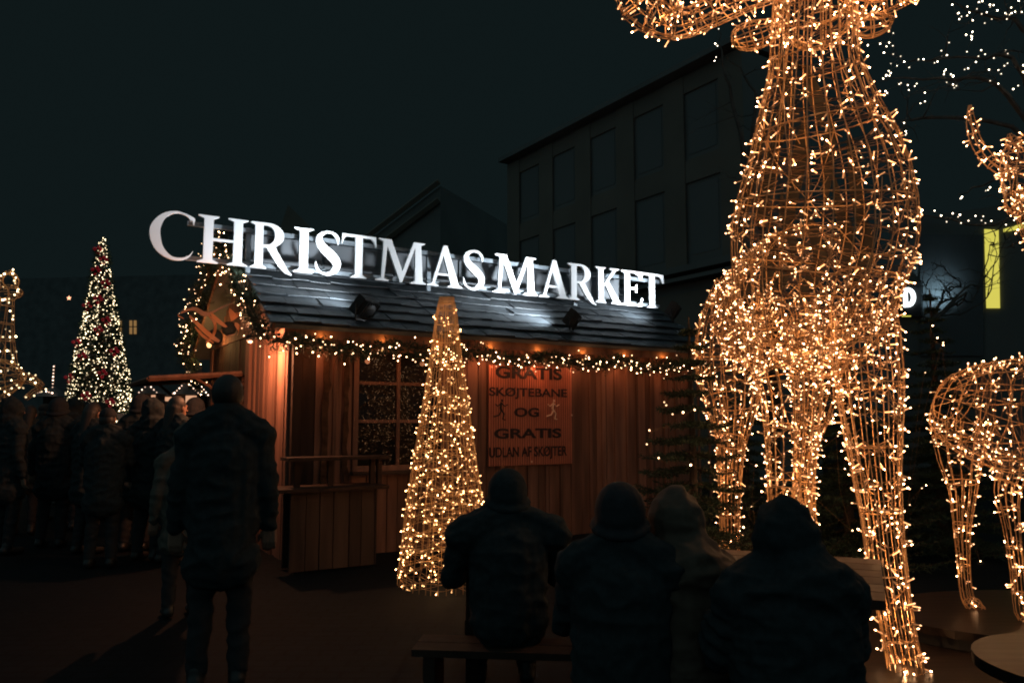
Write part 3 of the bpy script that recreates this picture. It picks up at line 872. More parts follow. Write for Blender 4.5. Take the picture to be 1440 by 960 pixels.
earL = Sweep([(P(1095, 35, 5.0), .04, .04), (P(1075, 45, 4.97), .085, .05), (P(1052, 52, 4.93), .09, .05), (P(1035, 57, 4.9), .06, .03), (P(1029, 59, 4.9), .01, .01)], V((0, 0, 1)))
earR = Sweep([(P(1202, 30, 5.0), .04, .04), (P(1218, 36, 4.97), .08, .05), (P(1236, 34, 4.95), .07, .04), (P(1250, 28, 4.93), .04, .03), (P(1256, 26, 4.93), .01, .01)], V((0, 0, 1)))
Zs = V((0, 0, 1))
antL = Sweep([(P(1105, -20, 5.05), .09, .07), (P(1060, -8, 5.0), .09, .07), (P(1018, 8, 4.95), .10, .07), (P(982, 26, 4.9), .09, .07), (P(948, 34, 4.85), .10, .07), (P(912, 18, 4.8), .13, .07), (P(890, -8, 4.78), .13, .07), (P(885, -60, 4.78), .09, .06), (P(905, -120, 4.78), .05, .05), (P(915, -150, 4.8), .01, .01)], Zs)
antL2 = Sweep([(P(945, 25, 4.85), .07, .06), (P(938, 0, 4.83), .06, .05), (P(945, -40, 4.8), .05, .04), (P(955, -90, 4.8), .01, .01)], X)
antR = Sweep([(P(1195, -15, 5.05), .10, .08), (P(1225, -2, 5.0), .13, .08), (P(1262, -12, 4.95), .11, .07), (P(1310, -35, 4.9), .09, .07), (P(1365, -60, 4.85), .08, .06), (P(1400, -110, 4.8), .07, .05), (P(1405, -170, 4.8), .01, .01)], Zs)
antR2 = Sweep([(P(1300, -30, 4.9), .06, .05), (P(1305, -70, 4.88), .05, .04), (P(1295, -120, 4.85), .01, .01)], X)
nb = sculpture(deer, [('neck', neck, 27, 7, 1.0), ('torso', torso, 24, 6, .9), ('leg', legR, 17, 7, 1.75), ('leg', legL, 17, 7, 1.7), ('leg', hindL, 18, 7, 1.25), ('leg', hindR, 16, 7, 1.25),
                      ('head', head, 18, 6, 1.3), ('ear', earL, 9, 4, 1.6), ('ear', earR, 9, 4, 1.6), ('antler', antL, 9, 12, 1.9), ('antler', antL2, 6, 4, 1.5), ('antler', antR, 9, 10, 1.9), ('antler', antR2, 6, 3, 1.5)],
               94, .0038, WB, .0026, rung=40)
print('deer bulbs', nb)
# fur plates hanging on the chest
for t, w, L, wd in ((.22, 1.75, .10, .030), (.26, 1.2, .13, .035), (.33, 1.95, .12, .026), (.42, 1.45, .20, .036), (.45, 1.85, .18, .032), (.40, 1.05, .16, .03), (.46, 2.2, .18, .03), (.55, 1.6, .14, .028), (.56, .95, .20, .034), (.57, 1.32, .13, .03),
                    (.66, 1.85, .12, .03), (.68, 1.25, .16, .036), (.72, 1.62, .13, .03), (.63, .75, .18, .034), (.74, 2.15, .12, .028), (.5, .7, .2, .03), (.38, 2.35, .15, .028)):
    pts = [neck.ev(min(t + L * 1.25 * (i / 10 - .5), .95), -w + .12 * math.sin(i / 3 + t * 20), 1.06) for i in range(11)]
    mb = MB(); vs = []
    for i, p in enumerate(pts):
        hw = wd * 1.4 * math.sin(PI * (i + .15) / 10.3) ** .8; nn = (p - CAM).normalized(); sd = nn.cross(pts[min(i + 1, 10)] - pts[max(i - 1, 0)]).normalized()
        for sg, o in ((-1, 0), (1, 0), (1, .004), (-1, .004)): vs.append(p + sd * hw * sg + nn * o)
    fs = [(i * 4 + k, i * 4 + (k + 1) % 4, i * 4 + 4 + (k + 1) % 4, i * 4 + 4 + k) for i in range(10) for k in range(4)] + [(0, 1, 2, 3), (43, 42, 41, 40)]
    mb.add(vs, fs); mb.build('fur_plate', TUFT, deer)
# added fill lights inside the frames, standing in for the bulb strings' light
for sw, ts, e in ((neck, (.12, .3, .45, .6, .72, .84), 3.4), (torso, (.2, .5, .75), 5.5), (legR, (.2, .34, .48, .6, .72, .84), 1.5), (legL, (.2, .34, .48, .6), 1.5), (hindL, (.25, .45, .62, .78), 1.8), (hindR, (.25, .45, .62, .78), 1.4), (head, (.4, .75), 2.5), (antL, (.2, .35, .5, .65, .8), .7), (antR, (.2, .4, .6), .7), (earL, (.6,), .3)):
    for t in ts: point(catmull(sw.c, t), e, (1, .50, .20), 0, deer)

# --- smaller reindeer on the round stage, side-on
dd = 5.5
deer2 = thing('wire_reindeer', 'smaller glowing wire reindeer seen side-on at the right edge on the oval stage', 'light sculpture', PZ(1400, 858, .2), 'glowing wire reindeer')
body2 = Sweep([(P(1331, 560, dd), .13, .14), (P(1337, 562, dd), .22, .22), (P(1355, 570, dd), .30, .28), (P(1390, 580, dd), .365, .31), (P(1440, 585, dd), .41, .34), (P(1500, 580, dd), .40, .33), (P(1560, 570, dd), .37, .30), (P(1600, 560, dd), .26, .22), (P(1618, 556, dd), .05, .05)], Zs)
neck2 = Sweep([(P(1560, 530, dd), .26, .22), (P(1535, 460, dd), .2, .18), (P(1498, 380, dd), .16, .15), (P(1462, 310, dd), .13, .13), (P(1448, 262, dd), .11, .12)], X)
head2 = Sweep([(P(1480, 205, dd + .1), .06, .08), (P(1452, 214, dd), .15, .13), (P(1437, 236, dd - .1), .14, .12), (P(1432, 268, dd - .25), .085, .09), (P(1430, 292, dd - .35), .065, .07), (P(1429, 300, dd - .38), .015, .015)], X)
ant2 = Sweep([(P(1425, 246, dd), .05, .04), (P(1405, 236, dd), .045, .04), (P(1388, 222, dd), .045, .04), (P(1373, 200, dd), .04, .04), (P(1366, 175, dd), .035, .03), (P(1364, 148, dd), .01, .01)], X)
ant3 = Sweep([(P(1475, 225, dd + .1), .05, .04), (P(1510, 200, dd + .1), .05, .04), (P(1525, 165, dd + .1), .04, .03), (P(1522, 120, dd + .1), .01, .01)], X)
ear2 = Sweep([(P(1436, 215, dd), .02, .02), (P(1424, 200, dd), .05, .03), (P(1420, 188, dd), .01, .01)], X)
l1 = Sweep([(P(1352, 590, dd), .20, .22), (P(1350, 640, dd), .15, .15), (P(1354, 690, dd), .085, .10), (P(1353, 740, dd), .055, .06), (P(1355, 790, dd), .04, .045), (P(1360, 838, dd - .02), .04, .04), (P(1372, 852, dd - .03), .055, .04), (P(1384, 857, dd - .04), .02, .02)], X)
l2 = Sweep([(P(1425, 630, dd - .3), .12, .14), (P(1424, 665, dd - .3), .09, .10), (P(1416, 692, dd - .3), .075, .08), (P(1422, 740, dd - .32), .05, .055), (P(1430, 800, dd - .34), .04, .045), (P(1436, 860, dd - .36), .04, .04), (P(1446, 871, dd - .38), .03, .03)], X)
l3 = Sweep([(P(1545, 600, dd + .1), .13, .15), (P(1550, 680, dd + .1), .07, .08), (P(1548, 760, dd + .1), .045, .05), (P(1550, 845, dd + .1), .04, .04)], X)
l4 = Sweep([(P(1580, 600, dd - .3), .13, .15), (P(1590, 680, dd - .3), .07, .08), (P(1592, 770, dd - .3), .045, .05), (P(1596, 870, dd - .3), .04, .04)], X)
sculpture(deer2, [('torso', body2, 18, 10, 1.0), ('neck', neck2, 12, 5, 1.2), ('head', head2, 12, 5, 1.7), ('antler', ant2, 6, 5, 2.2), ('antler', ant3, 6, 4, 2), ('ear', ear2, 6, 2, 1.5), ('leg', l1, 12, 6, 1.1), ('leg', l2, 11, 6, 1.3), ('leg', l3, 9, 4, 1), ('leg', l4, 9, 4, 1)], 125, .0032, WB2, rung=20)

for sw, ts, e in ((body2, (.25, .42, .6, .8), 1.6), (l1, (.3, .6), .25), (l2, (.3, .6), .25), (head2, (.5,), .35), (ant2, (.5,), .1)):  # added fill lights in the body, in place of the bulbs' combined glow
    for t in ts: point(catmull(sw.c, t), e, (1, .50, .20), 0, deer2)

# --- far reindeer at the left edge, white-yellow lights
dq = 12.0
deer3 = thing('wire_reindeer', 'distant wire reindeer of yellow-white lights at the left edge, one foreleg raised', 'light sculpture', PZ(5, 735, 0), 'glowing wire reindeer')
FB = bulb_mesh('far_sculpture_bulb', BL, .014, .016, .006, .015)
nk = Sweep([(P(-10, 520, dq), .36, .3), (P(-4, 480, dq), .25, .2), (P(2, 450, dq), .17, .16), (P(6, 420, dq), .13, .13)], X)
hd = Sweep([(P(0, 412, dq), .1, .1), (P(12, 412, dq), .13, .11), (P(24, 412, dq), .09, .09), (P(31, 413, dq), .03, .03)], Zs)
an = Sweep([(P(4, 405, dq), .03, .03), (P(2, 392, dq), .03, .03), (P(10, 383, dq), .03, .03), (P(20, 387, dq), .03, .03), (P(25, 397, dq), .03, .03), (P(23, 404, dq), .01, .01)], X)
bd = Sweep([(P(-110, 545, dq), .1, .1), (P(-80, 545, dq), .33, .28), (P(-30, 540, dq), .36, .3), (P(5, 532, dq), .30, .26), (P(28, 533, dq), .14, .12), (P(34, 535, dq), .02, .02)], Zs)
fl = Sweep([(P(20, 530, dq), .10, .10), (P(42, 533, dq), .07, .07), (P(58, 543, dq), .05, .05), (P(48, 550, dq), .04, .04), (P(36, 560, dq), .04, .04)], Zs)
f2 = Sweep([(P(0, 560, dq), .12, .12), (P(-6, 610, dq), .07, .07), (P(-4, 680, dq), .05, .05), (P(-4, 728, dq), .06, .06)], X)
f3 = Sweep([(P(-85, 560, dq), .14, .14), (P(-90, 620, dq), .07, .07), (P(-86, 690, dq), .05, .05), (P(-86, 730, dq), .06, .06)], X)
ft = Sweep([(P(-10, 606, dq - 1), .05, .05), (P(6, 616, dq - 1), .09, .07), (P(22, 614, dq - 1), .07, .06), (P(36, 604, dq - 1), .03, .03)], Zs)
sculpture(deer3, [('neck', nk, 10, 4, 1.2), ('head', hd, 8, 3, 1.2), ('antler', an, 4, 3, 3.5), ('torso', bd, 14, 5, .9), ('leg', fl, 6, 4, 1.6), ('leg', f2, 6, 4, .6), ('leg', f3, 6, 4, .6)], 30, .006, FB, .004, rung=0)
bush = thing('lit_shrub', 'low dark shrub with a few white bulbs at the left edge', 'shrub', PZ(8, 690, 0))
mb = MB(); foliage(mb, [PZ(8, 700, 0) + V((0, 0, .1)), P(8, 620, 11), P(25, 615, 11)], .4, 500, .12, .02); mb.build('foliage', NEEDLE, bush)
cab = MB(); bl = []
ft.lights(cab, bl, 22); bulbs(cab.build('light_string', CABLE, bush), bl, FB)

# --- cone tree of wire and bulbs
cb = P(624, 826, 7.0); cb.z = .0
cone = thing('wire_cone_tree', 'tall slim cone tree of gilt wire and warm bulbs before the hut', 'light sculpture', cb)
top = P(628, 418, 7.05); cz = V((cb.x, cb.y, .07))
def cl(t): q = cz.lerp(V((top.x, top.y, top.z)), t); return q
csw = Sweep([(cl(0), .415), (cl(.2), .365), (cl(.4), .295), (cl(.6), .215), (cl(.8), .14), (cl(.93), .10), (cl(1), .065)], X)
mb = MB(); csw.frame(mb, 40, 12, .0028)
mb.tube([csw.ev(1, 2 * PI * k / 16) for k in range(17)], .005, 4); mb.tube([csw.ev(.93, 2 * PI * k / 16) for k in range(17)], .005, 4)
mb.build('wire_frame', WIRE, cone)
cab = MB(); bl = []
csw.lights(cab, bl, 520, step=.5, cr=.002)
isw = Sweep([(cl(.02), .22), (cl(.3), .17), (cl(.6), .11), (cl(.88), .05)], X); isw.lights(cab, bl, 130, cr=.002)
bl = [b for b in bl if b[0].z < top.z - .12]
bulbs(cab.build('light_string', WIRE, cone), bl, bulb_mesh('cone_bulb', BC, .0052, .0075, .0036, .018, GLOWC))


for t in (.08, .25, .42, .6, .78, .9, .965): point(cl(t), 1.7 * (1 - t * .78), (1, .58, .26), 0, cone)  # fill lights added up the axis to brighten the cone wires

# ------------------------------------------------------------------ fir trees
def fir(root, h, rmax, nb, seed, taper=1.0, low=.08):
    random.seed(seed)
    o = V(root['org'])
    tr = MB(); tr.tube([o, o + V((.01, 0, h * .5)), o + V((0, .01, h))], [h * .022, h * .013, .006], 8)
    tr.build('trunk', TRUNK, root)
    cr = MB(); br = MB()
    lv = int(h / .13)
    for i in range(lv):
        t = low + (1 - low) * i / lv; z = h * t; L = rmax * (1 - t) ** taper + .04
        for k in range(nb if t < .75 else max(4, nb - 2)):
            w = rnd(0, 2 * PI); l = L * rnd(.7, 1.12)
            d = V((math.cos(w), math.sin(w), 0)); pts = []
            for j in range(6):
                f = j / 5; pts.append(o + V((0, 0, z + rnd(-.01, .01))) + d * l * f + V((0, 0, -.22 * l * math.sin(f * 2.2) + .10 * l * f * f)))
            br.tube(pts, [.010, .008, .006, .005, .004, .002], 4, cap=False)
            sdv = d.cross(V((0, 0, 1)))
            m = int(5 + l * 11)
            for q in range(m):
                f = .15 + .85 * q / m; x = f * 5; a = pts[min(int(x), 4)].lerp(pts[min(int(x) + 1, 5)], x - int(x))
                for sg in (-1, 1):
                    tl = (1 - f * .75) * l * .38 * rnd(.6, 1.1)
                    td = (sdv * sg + d * rnd(.4, .9) + V((0, 0, rnd(-.25, .1)))).normalized()
                    nn = max(4, int(tl / .013))
                    for y in range(nn):
                        c = a + td * tl * y / nn
                        e = (td * .7 + sdv.cross(d) * rnd(-.2, .5) + rdir() * .8).normalized(); ww = e.cross(rdir()).normalized() * .0055
                        cr.add([c - ww, c + ww, c + e * rnd(.028, .05)], [(0, 1, 2)])
    br.build('limb', TRUNK, root); cr.build('crown', NEEDLE, root)


def firtree(px, d, h, r, nb, seed, lab, lights):
    b = P(px, 600, d); b.z = 0
    t = thing('fir_tree', lab, 'tree', b, 'dark fir trees around the reindeer')
    fir(t, h, r, nb, seed)
    cab = MB(); bl = []; prev = None
    for x, y, dq in lights:
        q = P(x, y, dq); bl.append((q, V((rnd(-1, 1), -1, rnd(-1, 1)))))
        if prev is not None: cab.tube([prev, (prev + q) / 2 + V((0, .1, -.04)), q], .002, 3, cap=False)
        prev = q
    if bl: bulbs(cab.build('light_string', CABLE, t), bl, GB)


firtree(972, 6.3, 2.35, .80, 13, 11, 'dark fir tree between the hut corner and the tall reindeer', [(x, y, 5.75) for x, y in ((935, 566), (934, 571), (946, 581), (961, 581), (976, 574), (915, 607), (911, 624), (926, 645), (973, 652), (998, 652), (1045, 738), (1033, 700))])
firtree(1188, 8.6, 2.9, 1.05, 12, 12, 'dark fir tree showing between the legs of the tall reindeer', [(x, y, 7.9) for x, y in ((1053, 634), (1061, 655), (1062, 738), (1055, 712), (1176, 614), (1196, 745), (1100, 640), (1188, 660))])
firtree(1318, 9.3, 3.1, 1.1, 12, 13, 'dark fir tree between the tall reindeer and the smaller one', [(x, y, 8.4) for x, y in ((1300, 525), (1274, 766), (1294, 687), (1302, 681), (1277, 710), (1324, 484), (1309, 458), (1319, 474), (1324, 483), (1378, 790), (1375, 737))])
firtree(1046, 9.6, 2.5, .85, 8, 14, 'dark fir tree behind the hind leg of the tall reindeer', [])
random.seed(21)

# ------------------------------------------------------------------ bare trees with string lights
def bare(lab, basepx, d, spots, twigs, gl='bare trees hung with string lights', trunkr=.13, hub=None, seed=1, jit=.12):
    random.seed(seed)
    b = P(basepx, 700, d); b.z = 0
    t = thing('bare_tree', lab, 'tree', b, gl)
    hub = hub or b + V((0, 0, 3.2))
    tr = MB(); tr.tube([b, b.lerp(hub, .5) + V((.06, 0, 0)), hub], [trunkr, trunkr * .8, trunkr * .6], 8); tr.build('trunk', TRUNK, t)
    bl = []; cab = MB()
    for grp in spots:
        c0 = V(grp[0]); br = MB()
        a = hub; m = a.lerp(c0, .5) + V((rnd(-.3, .3), rnd(-.3, .3), rnd(-.1, .5)))
        pts = path_pts([a, m, c0] + [V(g) for g in grp[1:]], 18)
        pts = [p + rdir() * .03 for p in pts]
        br.tube(pts, [trunkr * .42 * (1 - i / 19) + .004 for i in range(19)], 5)
        for k in range(twigs):
            p = pts[random.randrange(5, 19)]; dd_ = rdir(); dd_.z = abs(dd_.z) * .6; L = rnd(.3, .9); q = [p]
            for j in range(4): q.append(q[-1] + (dd_ + rdir() * .5) * L / 4)
            br.tube(q, [.012, .009, .006, .004, .002], 4)
            for y in range(2):
                p2 = q[random.randrange(1, 4)]; d2 = (dd_ + rdir()).normalized(); br.tube([p2, p2 + d2 * L * .2 + rdir() * .03, p2 + d2 * L * .42], [.005, .004, .002], 3)
        br.build('limb', TWIG, t)
    return t


def sky_lights(t, lines, d, per=17, jit=4, bm=None):
    for ln in lines:
        cab = MB(); bl = []
        n = 0; prev = None
        for i in range(len(ln) - 1):
            a, b = ln[i], ln[i + 1]; m = max(1, int(math.hypot(b[0] - a[0], b[1] - a[1]) / per * 2.6))
            for k in range(m):
                x = a[0] + (b[0] - a[0]) * (k + rnd(0, 1)) / m + rnd(-jit, jit); y = a[1] + (b[1] - a[1]) * (k + rnd(0, 1)) / m + rnd(-jit, jit)
                q = P(x, y, d + rnd(-.6, .6)); bl.append((q, rdir()))
                if prev is not None: cab.tube([prev, q], .0018, 3, cap=False)
                prev = q
        if len(bl) > 1: bulbs(cab.build('light_string', CABLE, t), bl, bm)


SB = bulb_mesh('tree_string_bulb', BS, .0092, .0092, .005, .010)
dS = 11.0
lines = [[(1237, 112), (1262, 95), (1290, 85), (1318, 78), (1345, 62)], [(1340, 5), (1355, 20), (1375, 8), (1395, 5), (1420, 15), (1438, 5)], [(1345, 30), (1380, 28), (1405, 20), (1440, 28)],
         [(1325, 100), (1338, 108), (1330, 118), (1345, 115), (1334, 105), (1328, 112), (1340, 100)], [(1355, 98), (1375, 85), (1385, 75), (1408, 80), (1425, 80)], [(1385, 115), (1400, 102), (1420, 95), (1440, 92)],
         [(1238, 130), (1275, 120), (1300, 122), (1298, 140), (1290, 150)], [(1268, 170), (1278, 177), (1270, 188), (1275, 200)], [(1350, 55), (1370, 45), (1368, 60), (1362, 70)], [(1425, 125), (1440, 118)],
         [(1298, 305), (1308, 300), (1319, 290)], [(1326, 307), (1347, 301), (1359, 315), (1375, 304), (1377, 317), (1395, 317)], [(1350, 270), (1348, 285)], [(1387, 277), (1396, 262), (1407, 258), (1412, 274)],
         [(1411, 323), (1417, 309), (1430, 302), (1439, 310)], [(1430, 360), (1439, 367)], [(1224, 63), (1248, 53), (1250, 76), (1262, 64)], [(1245, 105), (1255, 100), (1265, 80)]]
bt = bare('leafless tree hung with scattered white bulbs at the upper right', 1545, dS, [[P(*x, dS) for x in ln] for ln in ([(1400, 120), (1330, 110), (1240, 112)], [(1440, 40), (1380, 20), (1335, 5)], [(1460, 290), (1390, 315), (1300, 303)], [(1420, 250), (1350, 275)], [(1430, 90), (1380, 80), (1290, 85)],
                 [(1420, 180), (1290, 165), (1268, 190)], [(1450, 330), (1420, 350)])], 7, seed=5, hub=P(1545, 360, dS))
sky_lights(bt, lines, dS, jit=8, bm=SB)
bt2 = bare('leafless tree with a short white light string left of the tall reindeer neck', 1085, 13.5, [[P(*x, 13.5) for x in ln] for ln in ([(1030, 140), (1015, 90), (1012, 42)], [(1060, 130), (1020, 78)], [(1100, 200), (1130, 120)], [(1050, 260), (1040, 180)])], 4, seed=9, hub=P(1085, 380, 13.5))
sky_lights(bt2, [[(1015, 42), (1008, 52), (1006, 64), (1009, 76), (1001, 90)], [(1010, 84), (1021, 77)]], 13.5, jit=1.5, bm=SB)
bt3 = bare('leafless tree in front of the pale lit wall and yellow window', 1312, 15, [[P(*x, 15) for x in ln] for ln in ([(1345, 430), (1330, 405), (1312, 385)], [(1360, 440), (1395, 400), (1400, 330)], [(1320, 440), (1303, 430), (1301, 402)], [(1350, 400), (1325, 375), (1310, 380)], [(1370, 420), (1388, 370), (1395, 340)], [(1340, 420), (1322, 425), (1318, 450)], [(1380, 400), (1420, 330)])], 6, seed=15, trunkr=.055, hub=P(1310, 452, 15))
random.seed(33)

# ------------------------------------------------------------------ far christmas tree with baubles
ctb = P(139, 640, 24); ctb.z = 0
ct2 = thing('christmas_tree', 'distant tall christmas tree covered in yellow-white bulbs and red baubles', 'tree', ctb)
apex = P(144, 334, 24)
tsw = Sweep([(V((ctb.x, ctb.y, .9)), .95), (V((ctb.x, ctb.y, 1.5)), .96), (ctb.lerp(apex, .38), .80), (ctb.lerp(apex, .6), .52), (ctb.lerp(apex, .8), .27), (apex, .05)], X)
mb = MB(); mb.tube([ctb, apex], [.14, .03], 8); mb.build('trunk', TRUNK, ct2)
mb = MB()
for i in range(2600):
    t = 1 - math.sqrt(random.random()) * .995; w = rnd(0, 6.28)
    p = tsw.ev(t, w, rnd(.75, .98)); c = catmull(tsw.c, t); d = (p - c).normalized()
    for j in range(3):
        e = (d + rdir() * .8 - V((0, 0, .3))).normalized(); sd = e.cross(rdir()).normalized() * .03
        mb.add([p - sd, p + sd, p + e * .22], [(0, 1, 2)])
mb.build('crown', NEEDLE, ct2)
cab = MB(); bl = []
for i in range(3300):
    t = 1 - math.sqrt(random.random()) * .99
    band = .5 + .5 * math.sin(t * 42)
    if random.random() < .28 * (1 - band): continue
    w = rnd(0, 6.28); bl.append((tsw.ev(t, w, rnd(.9, 1.06)), tsw.nrm(t, w)))
bl.sort(key=lambda q: -q[0].z)
for i in range(0, len(bl) - 1, 3): cab.tube([bl[i][0], bl[i + 1][0]], .006, 3, cap=False)
bulbs(cab.build('light_string', CABLE, ct2), bl, bulb_mesh('far_tree_bulb', BF, .0150, .016, .01, .01))
bme = None
for t, w in [(.05, -2.2), (.08, -.9), (.1, -1.5), (.16, -2.5), (.17, -.6), (.2, -1.7), (.24, -1.1), (.3, -2.3), (.33, -.8), (.36, -1.5), (.42, -2.4), (.44, -1.0), (.5, -1.8), (.52, -.5), (.55, -2.6), (.6, -1.2), (.64, -.8), (.7, -2.2), (.73, -1.3), (.8, -.7), (.85, -1.9), (.89, -.9), (.93, -2.4)]:
    c = tsw.ev(t, w, 1.08)
    if bme is None:
        mb = MB(); q0 = c
        for k in range(4): mb.ell(c + rdir() * .10, .055, .055, .055, 10, 7)
        b0 = mb.build('bauble', BAUBLE, ct2, smooth=True); bme = b0.data
    else:
        o = bpy.data.objects.new('bauble', bme); COL.objects.link(o); o.parent = ct2; o.location = c - q0


# ------------------------------------------------------------------ people
def remesh(mb, voxel, smooth_it=2, wrinkle=0):
    me = bpy.data.meshes.new('tmp'); me.from_pydata([tuple(v) for v in mb.v], [], mb.f); me.update()
    o = bpy.data.objects.new('tmp', me); COL.objects.link(o)
    r = o.modifiers.new('r', 'REMESH'); r.mode = 'VOXEL'; r.voxel_size = voxel
    if smooth_it: s = o.modifiers.new('s', 'SMOOTH'); s.factor = .5; s.iterations = smooth_it
    dg = bpy.context.evaluated_depsgraph_get(); m2 = bpy.data.meshes.new_from_object(o.evaluated_get(dg))
    bpy.data.objects.remove(o); bpy.data.meshes.remove(me)
    if wrinkle:
        sd_ = random.random() * 50
        nr = [n_.vector.copy() for n_ in m2.vertex_normals]
        for v in m2.vertices:
            q = v.co * 7; q.z *= 1.6; q.x += sd_
            n1 = 1 - abs(noise.noise(q)) * 2.6; n2 = noise.noise(v.co * 22)
            v.co += nr[v.index] * (wrinkle * (n1 * .9 + n2 * .4) - wrinkle * .4)
        m2.update()
    m2.polygons.foreach_set('use_smooth', [True] * len(m2.polygons))
    return m2


def hand(mb, wrist, fwd, palm_n, sgn):
    """palm with five bent fingers"""
    f = V(fwd).normalized(); n = V(palm_n).normalized(); s = f.cross(n).normalized() * sgn
    w = V(wrist)
    for k in range(4): mb.cap(w + s * (-.024 + k * .016), w + f * .085 + s * (-.03 + k * .0205), .017, .0135, 7)
    for k, L in enumerate((.068, .078, .072, .056)):
        b = w + f * .09 + s * (-.03 + k * .0205)
        k1 = b + (f * .9 + n * .35).normalized() * L * .45; k2 = k1 + (f * .6 + n * .8).normalized() * L * .33; k3 = k2 + (f * .2 + n).normalized() * L * .26
        mb.cap(b, k1, .0095, .009, 7); mb.cap(k1, k2, .009, .0085, 7); mb.cap(k2, k3, .0085, .007, 7)
    b = w + f * .025 - s * .03; t1 = b + (f * .8 - s * .8 + n * .3).normalized() * .04; t2 = t1 + (f + n * .4).normalized() * .032
    mb.cap(b, t1, .014, .011, 7); mb.cap(t1, t2, .011, .009, 7)


def person_meshes(pose, headgear, arms, lean=0, hw=1.0, puffy=False, vox=.009):
    """facing +Y, feet on z=0; returns list of (name, mesh, material)"""
    if pose == 'stand':
        hip = V((0, 0, .93)); kn = [V((sx * .10, .03, .50)) for sx in (-1, 1)]; an = [V((sx * .11, -.01, .09)) for sx in (-1, 1)]
    else:
        hip = V((0, 0, .47)); kn = [V((sx * .13, .44, .47)) for sx in (-1, 1)]; an = [V((sx * .14, .40, .09)) for sx in (-1, 1)]
    up = V((0, math.sin(lean), math.cos(lean)))
    tk = 1.0 if pose == 'stand' else .88
    ch = hip + up * .38 * tk; sh = hip + up * .50 * tk; nk = sh + up * .07 * tk; hd = sh + up * .21 * tk + V((0, .03, 0))
    shl = [sh + V((sx * .185 * hw, 0, -.02)) for sx in (-1, 1)]
    if arms == 'front': el = [p + V((sx * .05, .10, -.25)) for p, sx in zip(shl, (-1, 1))]; wr = [e + V((-sx * .10, .24, .03)) for e, sx in zip(el, (-1, 1))]; hdv = V((0, 1, 0)); pn = V((0, 0, -1))
    else: el = [p + V((sx * .06, -.02, -.28)) for p, sx in zip(shl, (-1, 1))]; wr = [e + V((sx * .01, .06, -.25)) for e, sx in zip(el, (-1, 1))]; hdv = V((0, .15, -1)); pn = V((0, .3, 0))
    b = MB()
    b.ell(hd, .076, .095, .112, 16, 12); b.ell(hd + V((0, .02, -.07)), .055, .07, .05, 12, 8)
    b.cap(hd + V((0, .092, .0)), hd + V((0, .112, -.028)), .009, .013, 8)            # nose
    b.cap(hd + V((-.02, .085, -.058)), hd + V((.02, .085, -.058)), .008, .008, 8)       # mouth
    b.cap(hd + V((-.045, .078, .022)), hd + V((.045, .078, .022)), .009, .009, 8)      # brow
    for sx in (-1, 1):
        b.ell(hd + V((sx * .078, .0, -.005)), .012, .022, .032, 8, 8); b.ell(hd + V((sx * .03, .082, .004)), .011, .008, .008, 8, 6)
    b.cap(nk - up * .05, hd - V((0, .02, .06)), .055, .052)
    b.cap(hip + up * .03, ch, .13, .14); b.cap(shl[0], shl[1], .06, .06); b.cap(ch, sh, .13, .08)
    for i in (0, 1):
        b.cap(hip + V(((-1, 1)[i] * .09, 0, 0)), kn[i], .078, .052); b.cap(kn[i], an[i], .052, .036); b.cap(an[i] - V((0, .02, .03)), an[i] + V((0, .13, -.045)), .035, .03)
        b.cap(shl[i], el[i], .048, .038); b.cap(el[i], wr[i], .037, .026)
        hand(b, wr[i], hdv, pn, (-1, 1)[i])
    out = [('person', remesh(b, .0065, 1), SKIN)]
    c = MB(); k = 1.35 if puffy else 1.0
    c.cap(hip + up * .0, ch, .17 * k, .18 * k, 16); c.cap(ch, sh - up * .02, .17 * k, .11 * k, 16)
    for sx in (-1, 1): c.cap(hip + V((sx * .07, 0, -.02)), ch + V((sx * .06, 0, 0)), .14 * k, .15 * k, 14)
    c.cap(shl[0], shl[1], .085 * k, .085 * k, 12); c.cap(sh, nk + up * .02, .125, .105, 12); c.cap(sh - up * .04, nk, .155, .09, 12)
    for i in (0, 1): c.cap(nk + up * .02, shl[i] + V((0, 0, .0)), .105 * (1.25 if puffy else 1), .098 * (1.25 if puffy else 1), 12)
    for i in (0, 1):
        c.cap(shl[i], el[i], .075 * k, .062 * k, 12); c.cap(el[i], wr[i] - (wr[i] - el[i]).normalized() * .01, .060 * k, .046, 12)
        if puffy:
            for j in range(5):
                p = shl[i].lerp(el[i], j / 4.5); ax = (el[i] - shl[i]).normalized(); xx = ax.orthogonal().normalized(); c.ell(p, .118, .118, .040, 14, 8, xx, ax.cross(xx), ax)
    if puffy:
        for j in range(6): c.ell(hip + up * (.02 + j * .085), .27, .235, .052, 18, 8, V((1, 0, 0)), up.cross(V((1, 0, 0))), up)
    if pose == 'stand': c.cap(hip + V((-.05, 0, -.22)), hip + V((.05, 0, -.22)), .17, .17, 14); c.cap(hip + V((0, 0, -.2)), hip, .19, .18, 14)
    if headgear == 'hood':
        c.ell(hd + V((0, -.03, .01)), .125, .135, .15, 16, 12); c.cap(hd + V((0, -.05, -.08)), nk + V((0, -.03, 0)), .12, .12, 12)
        c.ell(hd + V((0, -.10, .09)), .06, .06, .06, 10, 8)
    if headgear == 'puffhood':
        c.ell(hd + V((0, -.04, .03)), .135, .15, .165, 16, 12); c.ell(hd + V((.0, -.05, .14)), .07, .09, .07, 12, 8); c.cap(hd + V((.02, -.07, -.06)), nk + V((.04, -.06, -.03)), .14, .20, 14); c.ell(nk + V((.05, -.10, -.03)), .20, .16, .075, 14, 8)
    out.append(('coat', remesh(c, vox, 3, .013), COATK))
    t = MB()
    for i in (0, 1):
        t.cap(hip + V(((-1, 1)[i] * .085, 0, 0)), kn[i], .105, .075, 12); t.cap(kn[i], an[i] + V((0, 0, .03)), .073, .058, 12)
